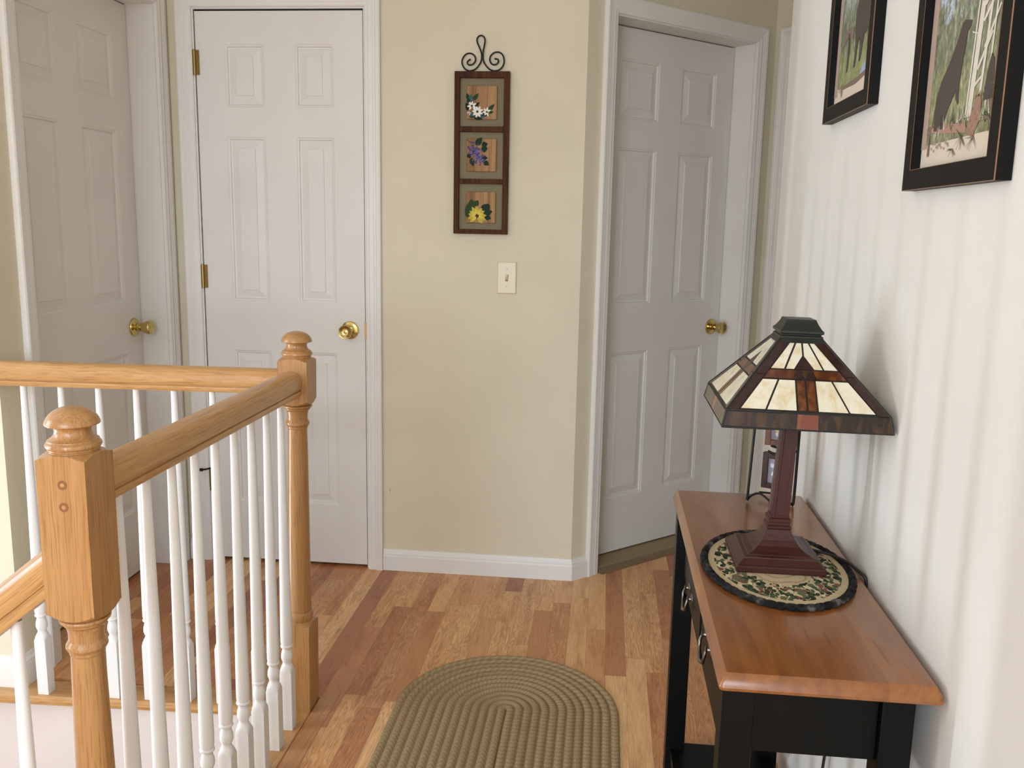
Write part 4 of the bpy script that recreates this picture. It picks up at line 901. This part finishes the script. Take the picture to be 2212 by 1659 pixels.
def face_panel(rot):
    """Glass pieces of one face, in (a, t): a across -1..1 of the half width, t up the slope 0..1."""
    R4 = SH @ Matrix.Rotation(rot, 4, 'Z'); b = MB(R4)
    n = Vector((0, -(ZT - SZ1), (HT - H1) * -1.0)).normalized(); n = Vector((0, -(ZT - SZ1), (H1 - HT))).normalized()
    def P(x, t, lift): 
        h = H1 + (HT - H1) * t; p = Vector((x, -h, SZ1 + (ZT - SZ1) * t)); return p + n * lift
    hw = lambda t: H1 + (HT - H1) * t
    bw = 0.019
    hi = lambda t: hw(t) - bw
    def piece(pts, m, inset=0.0016):
        # pts: list of (x, t) in metres/slope
        L = math.hypot(ZT - SZ1, H1 - HT); q = [Vector((x, t * L)) for x, t in pts]; c = sum(q, Vector((0, 0))) / len(q)
        nq = []
        N = len(q)
        area = sum(q[i].x * q[(i + 1) % N].y - q[(i + 1) % N].x * q[i].y for i in range(N)); sg = 1 if area > 0 else -1
        for i in range(N):
            e0 = (q[i] - q[i - 1]).normalized(); e1 = (q[(i + 1) % N] - q[i]).normalized()
            n0 = Vector((-e0.y, e0.x)) * sg; n1 = Vector((-e1.y, e1.x)) * sg; mm = n0 + n1; mm = mm / max(0.3, mm.dot(n0)) if mm.length > 1e-6 else n0
            nq.append(q[i] + mm * inset)
        top = [P(p.x, p.y / L, 0.0010) for p in nq]; bot = [P(p.x, p.y / L, -0.0006) for p in nq]
        b.add(top + bot, [tuple(range(N)), tuple(range(2 * N - 1, N - 1, -1))] + [(i, (i + 1) % N, (i + 1) % N + N, i + N) for i in range(N)], m)
    t0, t1, t2, t3 = 0.02, 0.44, 0.575, 0.955
    C, B, D, Pm = M['glass_cream'], M['glass_brown'], M['glass_dark'], M['glass_plum']
    for s in (-1, 1):
        for ta, tb in ((0.0, 0.5), (0.5, 1.0)): piece([(s * hw(ta), ta), (s * hw(tb), tb), (s * max(hi(tb), 0.012), tb), (s * hi(ta), ta)], Pm, 0.0008)
        cw = 0.0165
        xm = lambda t: (hi(t) + cw) / 2 + (0.004 if t == t0 else 0.0)
        piece([(s * cw, t0), (s * xm(t0), t0), (s * xm(t1), t1), (s * cw * 0.95, t1)], C); piece([(s * xm(t0), t0), (s * hi(t0), t0), (s * hi(t1), t1), (s * xm(t1), t1)], C)
        piece([(0, t0), (s * cw, t0), (s * cw * 0.95, t1), (0, t1)], B)
        piece([(s * 0.018, t1), (s * hi(t1), t1), (s * hi(t2), t2), (s * 0.012, t2)], B)
        piece([(0, t1), (s * 0.022, t1), (s * 0.012, t2)], Pm, 0.0006)
        x2, x3 = hi(t2), max(hi(t3), 0.018)
        piece([(s * 0.016, t2), (s * x2 * 0.56, t2), (s * x3 * 0.5, t3), (0, t3), (0, t2 + 0.19)], C); piece([(s * x2 * 0.56, t2), (s * x2, t2), (s * x3, t3), (s * x3 * 0.5, t3)], C)
    piece([(-0.014, t2), (0.014, t2), (0, t1 + 0.005)], D, 0.0006); piece([(-0.016, t2), (0.016, t2), (0, t2 + 0.19)], Pm, 0.0006)
    b.build('glass_panel', shade, LO)
    sk = MB(R4); nn = Vector((0, -(SZ1 - SZ0), H0 - H1)).normalized()
    def Q(x, t, l): h = H0 + (H1 - H0) * t; return Vector((x * h / H0, -h, SZ0 + (SZ1 - SZ0) * t)) + nn * l
    for x0, x1, m in ((-H0, -0.0185, D), (-0.0185, 0.0185, M['glass_terra']), (0.0185, H0, D)):
        q = [(x0 + 0.001, 0.07), (x1 - 0.001, 0.07), (x1 - 0.001, 0.92), (x0 + 0.001, 0.92)]
        sk.add([Q(x, t, 0.0012) for x, t in q] + [Q(x, t, -0.0005) for x, t in q], [(0, 1, 2, 3), (7, 6, 5, 4), (0, 1, 5, 4), (1, 2, 6, 5), (2, 3, 7, 6), (3, 0, 4, 7)], m)
    sk.build('glass_skirt', shade, LO)
for k in range(4): face_panel(k * PI / 2)
b = MB(SH); b.squares([(0.0440, 1.1215), (0.0445, 1.1235), (0.0365, 1.1360), (0.0365, 1.1385), (0.0335, 1.1400), (0.0335, 1.1420), (0.0372, 1.1435), (0.0372, 1.1480), (0.0345, 1.1500), (0.0330, 1.1520), (0.0285, 1.1590), (0.0260, 1.1640), (0.0250, 1.1670), (0.0, 1.1672)], M['cap_metal']); b.build('shade_cap', shade, LO, bevel=0.0006)
b = MB(); b.tube(dens([(LX + 0.060, LY + 0.045, TZ + 0.016), (LX + 0.088, LY + 0.030, TZ + 0.0145), (0.443, 1.650, TZ + 0.0135), (0.460, 1.622, TZ + 0.0125), (0.474, 1.592, TZ + 0.0065), (0.4825, 1.580, TZ - 0.004), (0.4830, 1.588, 0.66), (0.478, 1.66, 0.45), (0.474, 1.712, 0.27), (0.474, 1.73, 0.10)], 5), 0.0029, M['cord'], 8); b.build('power_cord', lamp, LO, smooth=60)

# ------------------------------------------------------------------ wire photo stand and its two hanging frames
ps = thing('photo_stand', 'black wire photo stand behind the lamp at the far end of the console', 'photo stand', (0.385, 2.01, TZ)); PO = Vector((0.385, 2.01, TZ))
yb_, yt = 2.000, 2.03
b = MB()
LB, RB = Vector((0.338, 2.012, TZ + 0.004)), Vector((0.438, 1.998, TZ + 0.004)); LT, RT = Vector((0.352, 2.03, TZ + 0.29)), Vector((0.447, 2.03, TZ + 0.29))
b.tube([LB, LB.lerp(LT, 0.5), LT], 0.0030, M['iron'], 8); b.tube(dens([RB + Vector((-0.016, -0.004, 0)), RB + Vector((-0.005, -0.002, 0.0015)), RB + Vector((0, 0, 0.012)), RB.lerp(RT, 0.5), RT], 4), 0.0034, M['iron'], 8); b.tube([LT, (LT + RT) / 2 + Vector((0, 0, 0.03)), RT], 0.003, M['iron'], 8)
b.tube(dens([LB, LB + Vector((0.010, 0.005, 0.010)), LB + Vector((0.026, 0.0, 0.017)), LB + Vector((0.042, -0.02, 0.010)), LB + Vector((0.052, -0.04, 0.0)), LB + Vector((0.062, -0.045, 0.0)), RB + Vector((-0.016, -0.004, 0))], 4), 0.0026, M['iron'], 8)
b.tube([(0.372, 2.06, TZ + 0.010), (0.432, 2.05, TZ + 0.010)], 0.0026, M['iron'], 8)
for f in (0.12 / 0.29 + 0.0, 0.24 / 0.29):
    p, q = LB.lerp(LT, f), RB.lerp(RT, f)
    b.tube([q, q + Vector((-0.016, 0, 0)), p.lerp(q, 0.48) + Vector((0, 0.02, 0.004)), p.lerp(q, 0.44) + Vector((0, 0.02, 0.006))], 0.0030, M['iron'], 8)
b.tube([(0.374, 2.0, TZ + 0.124), (0.388, 1.996, TZ + 0.118)], 0.0028, M['iron'], 8)
b.build('wire_frame', ps, PO, smooth=60)
def small_frame(cx, cy, z0, w, h, yaw, label, wood, photo):
    org = Vector((cx, cy, z0)); t = thing('hanging_photo', label, 'photo', org, 'small photos hanging on the wire stand'); R4 = T(cx, cy, z0) @ Matrix.Rotation(yaw, 4, 'Z'); m = 0.0125
    b = MB(R4); b.box((-w / 2, -0.006, 0), (-w / 2 + m, 0.009, h), wood); b.box((w / 2 - m, -0.006, 0), (w / 2, 0.009, h), wood); b.box((-w / 2 + m, -0.006, 0), (w / 2 - m, 0.009, m), wood); b.box((-w / 2 + m, -0.006, h - m), (w / 2 - m, 0.009, h), wood); b.build('frame', t, org, bevel=0.001)
    b = MB(R4); b.box((-w / 2 + m, 0.0, m), (w / 2 - m, 0.003, h - m), M['photo_a'])
    rn = random.Random(int(z0 * 1000))
    for k in range(5):
        x, z = rn.uniform(-w / 2 + m + 0.006, w / 2 - m - 0.006), rn.uniform(m + 0.006, h - m - 0.006); flat(b, petal(x, z, rn.uniform(0, 6), 0.012, 0.005), -0.0001 - 0.0003 * k, M[photo[k % len(photo)]], 0.0002)
    b.build('photo', t, org); return t
M['small_wood_a'] = oak('red_brown_small_frame', 'x', [(0.3, srgb(84, 44, 22)), (0.7, srgb(112, 62, 32))], 0.45, 0.1); M['small_wood_b'] = oak('dark_brown_small_frame', 'x', [(0.3, srgb(44, 24, 18)), (0.7, srgb(62, 36, 26))], 0.45, 0.1)
small_frame(0.403, 2.008, TZ + 0.135, 0.070, 0.085, math.radians(-14), 'small red-brown photo frame on the upper bar of the wire stand', M['small_wood_a'], ['photo_b', 'f_yellow2'])
small_frame(0.398, 2.004, TZ + 0.035, 0.066, 0.082, math.radians(-30), 'small dark brown photo frame on the lower bar of the wire stand', M['small_wood_b'], ['photo_b', 'photo_c'])

# ------------------------------------------------------------------ light
def area(name, loc, rot, sx, sy, power, color=(1, 1, 1)):
    l = bpy.data.lights.new(name, 'AREA'); l.shape = 'RECTANGLE'; l.size = sx; l.size_y = sy; l.energy = power; l.color = color
    o = bpy.data.objects.new(name, l); COL.objects.link(o); o.location = loc; o.rotation_euler = rot
    return o
# daylight at the two left windows; rear and overhead lamps are added fill
area('daylight_sidelight', (-4.06, (SL[0] + SL[1]) / 2, (SL[2] + SL[3]) / 2), (PI / 2, 0, -PI / 2), 0.075, SL[3] - SL[2] - 0.1, 66, (0.83, 0.95, 1.11))
area('daylight_left', (-4.06, (W2[0] + W2[1]) / 2, (W2[2] + W2[3]) / 2), (PI / 2, 0, -PI / 2), W2[1] - W2[0] - 0.1, W2[3] - W2[2] - 0.1, 50, (0.83, 0.95, 1.11))
area('fill_rear', (-1.5, -5.08, 1.13), (PI / 2, 0, 0), 2.1, 1.95, 168, (0.83, 0.95, 1.11))
area('fill_top', ((KX0 + KX1) / 2, (KY0 + KY1) / 2, CEIL + 0.09), (0, 0, 0), KX1 - KX0 - 0.1, KY1 - KY0 - 0.1, 205, (0.83, 0.95, 1.11))
w = bpy.data.worlds.new('sky'); scn.world = w; w.use_nodes = True
w.node_tree.nodes['Background'].inputs[0].default_value = (0.75, 0.85, 1.0, 1); w.node_tree.nodes['Background'].inputs[1].default_value = 0.02

# ------------------------------------------------------------------ camera
F, YAW, PITCH, ROLL = 1941.13, 0.1013, 0.1762, -0.0199
cy, sy, cp, sp = math.cos(YAW), math.sin(YAW), math.cos(PITCH), math.sin(PITCH)
fw = Vector((-sy * cp, cy * cp, -sp)); r = Vector((cy, sy, 0)); u = r.cross(fw)
r2 = r * math.cos(ROLL) - u * math.sin(ROLL); u2 = r * math.sin(ROLL) + u * math.cos(ROLL)
cam = bpy.data.cameras.new('camera'); co = bpy.data.objects.new('camera', cam); COL.objects.link(co)
co.matrix_world = Matrix(((r2.x, u2.x, -fw.x, 0), (r2.y, u2.y, -fw.y, 0), (r2.z, u2.z, -fw.z, EYE), (0, 0, 0, 1)))
cam.sensor_width = 36.0; cam.sensor_fit = 'HORIZONTAL'; cam.lens = F / 2212 * 36.0; cam.clip_start = 0.05
scn.camera = co
scn.view_settings.view_transform = 'Standard'; scn.view_settings.look = 'None'; scn.view_settings.gamma = 1.0; scn.view_settings.exposure = 0.12
scn.view_settings.use_curve_mapping = False
scn.cycles.use_denoising = True
scn.cycles.max_bounces = 10; scn.cycles.diffuse_bounces = 6
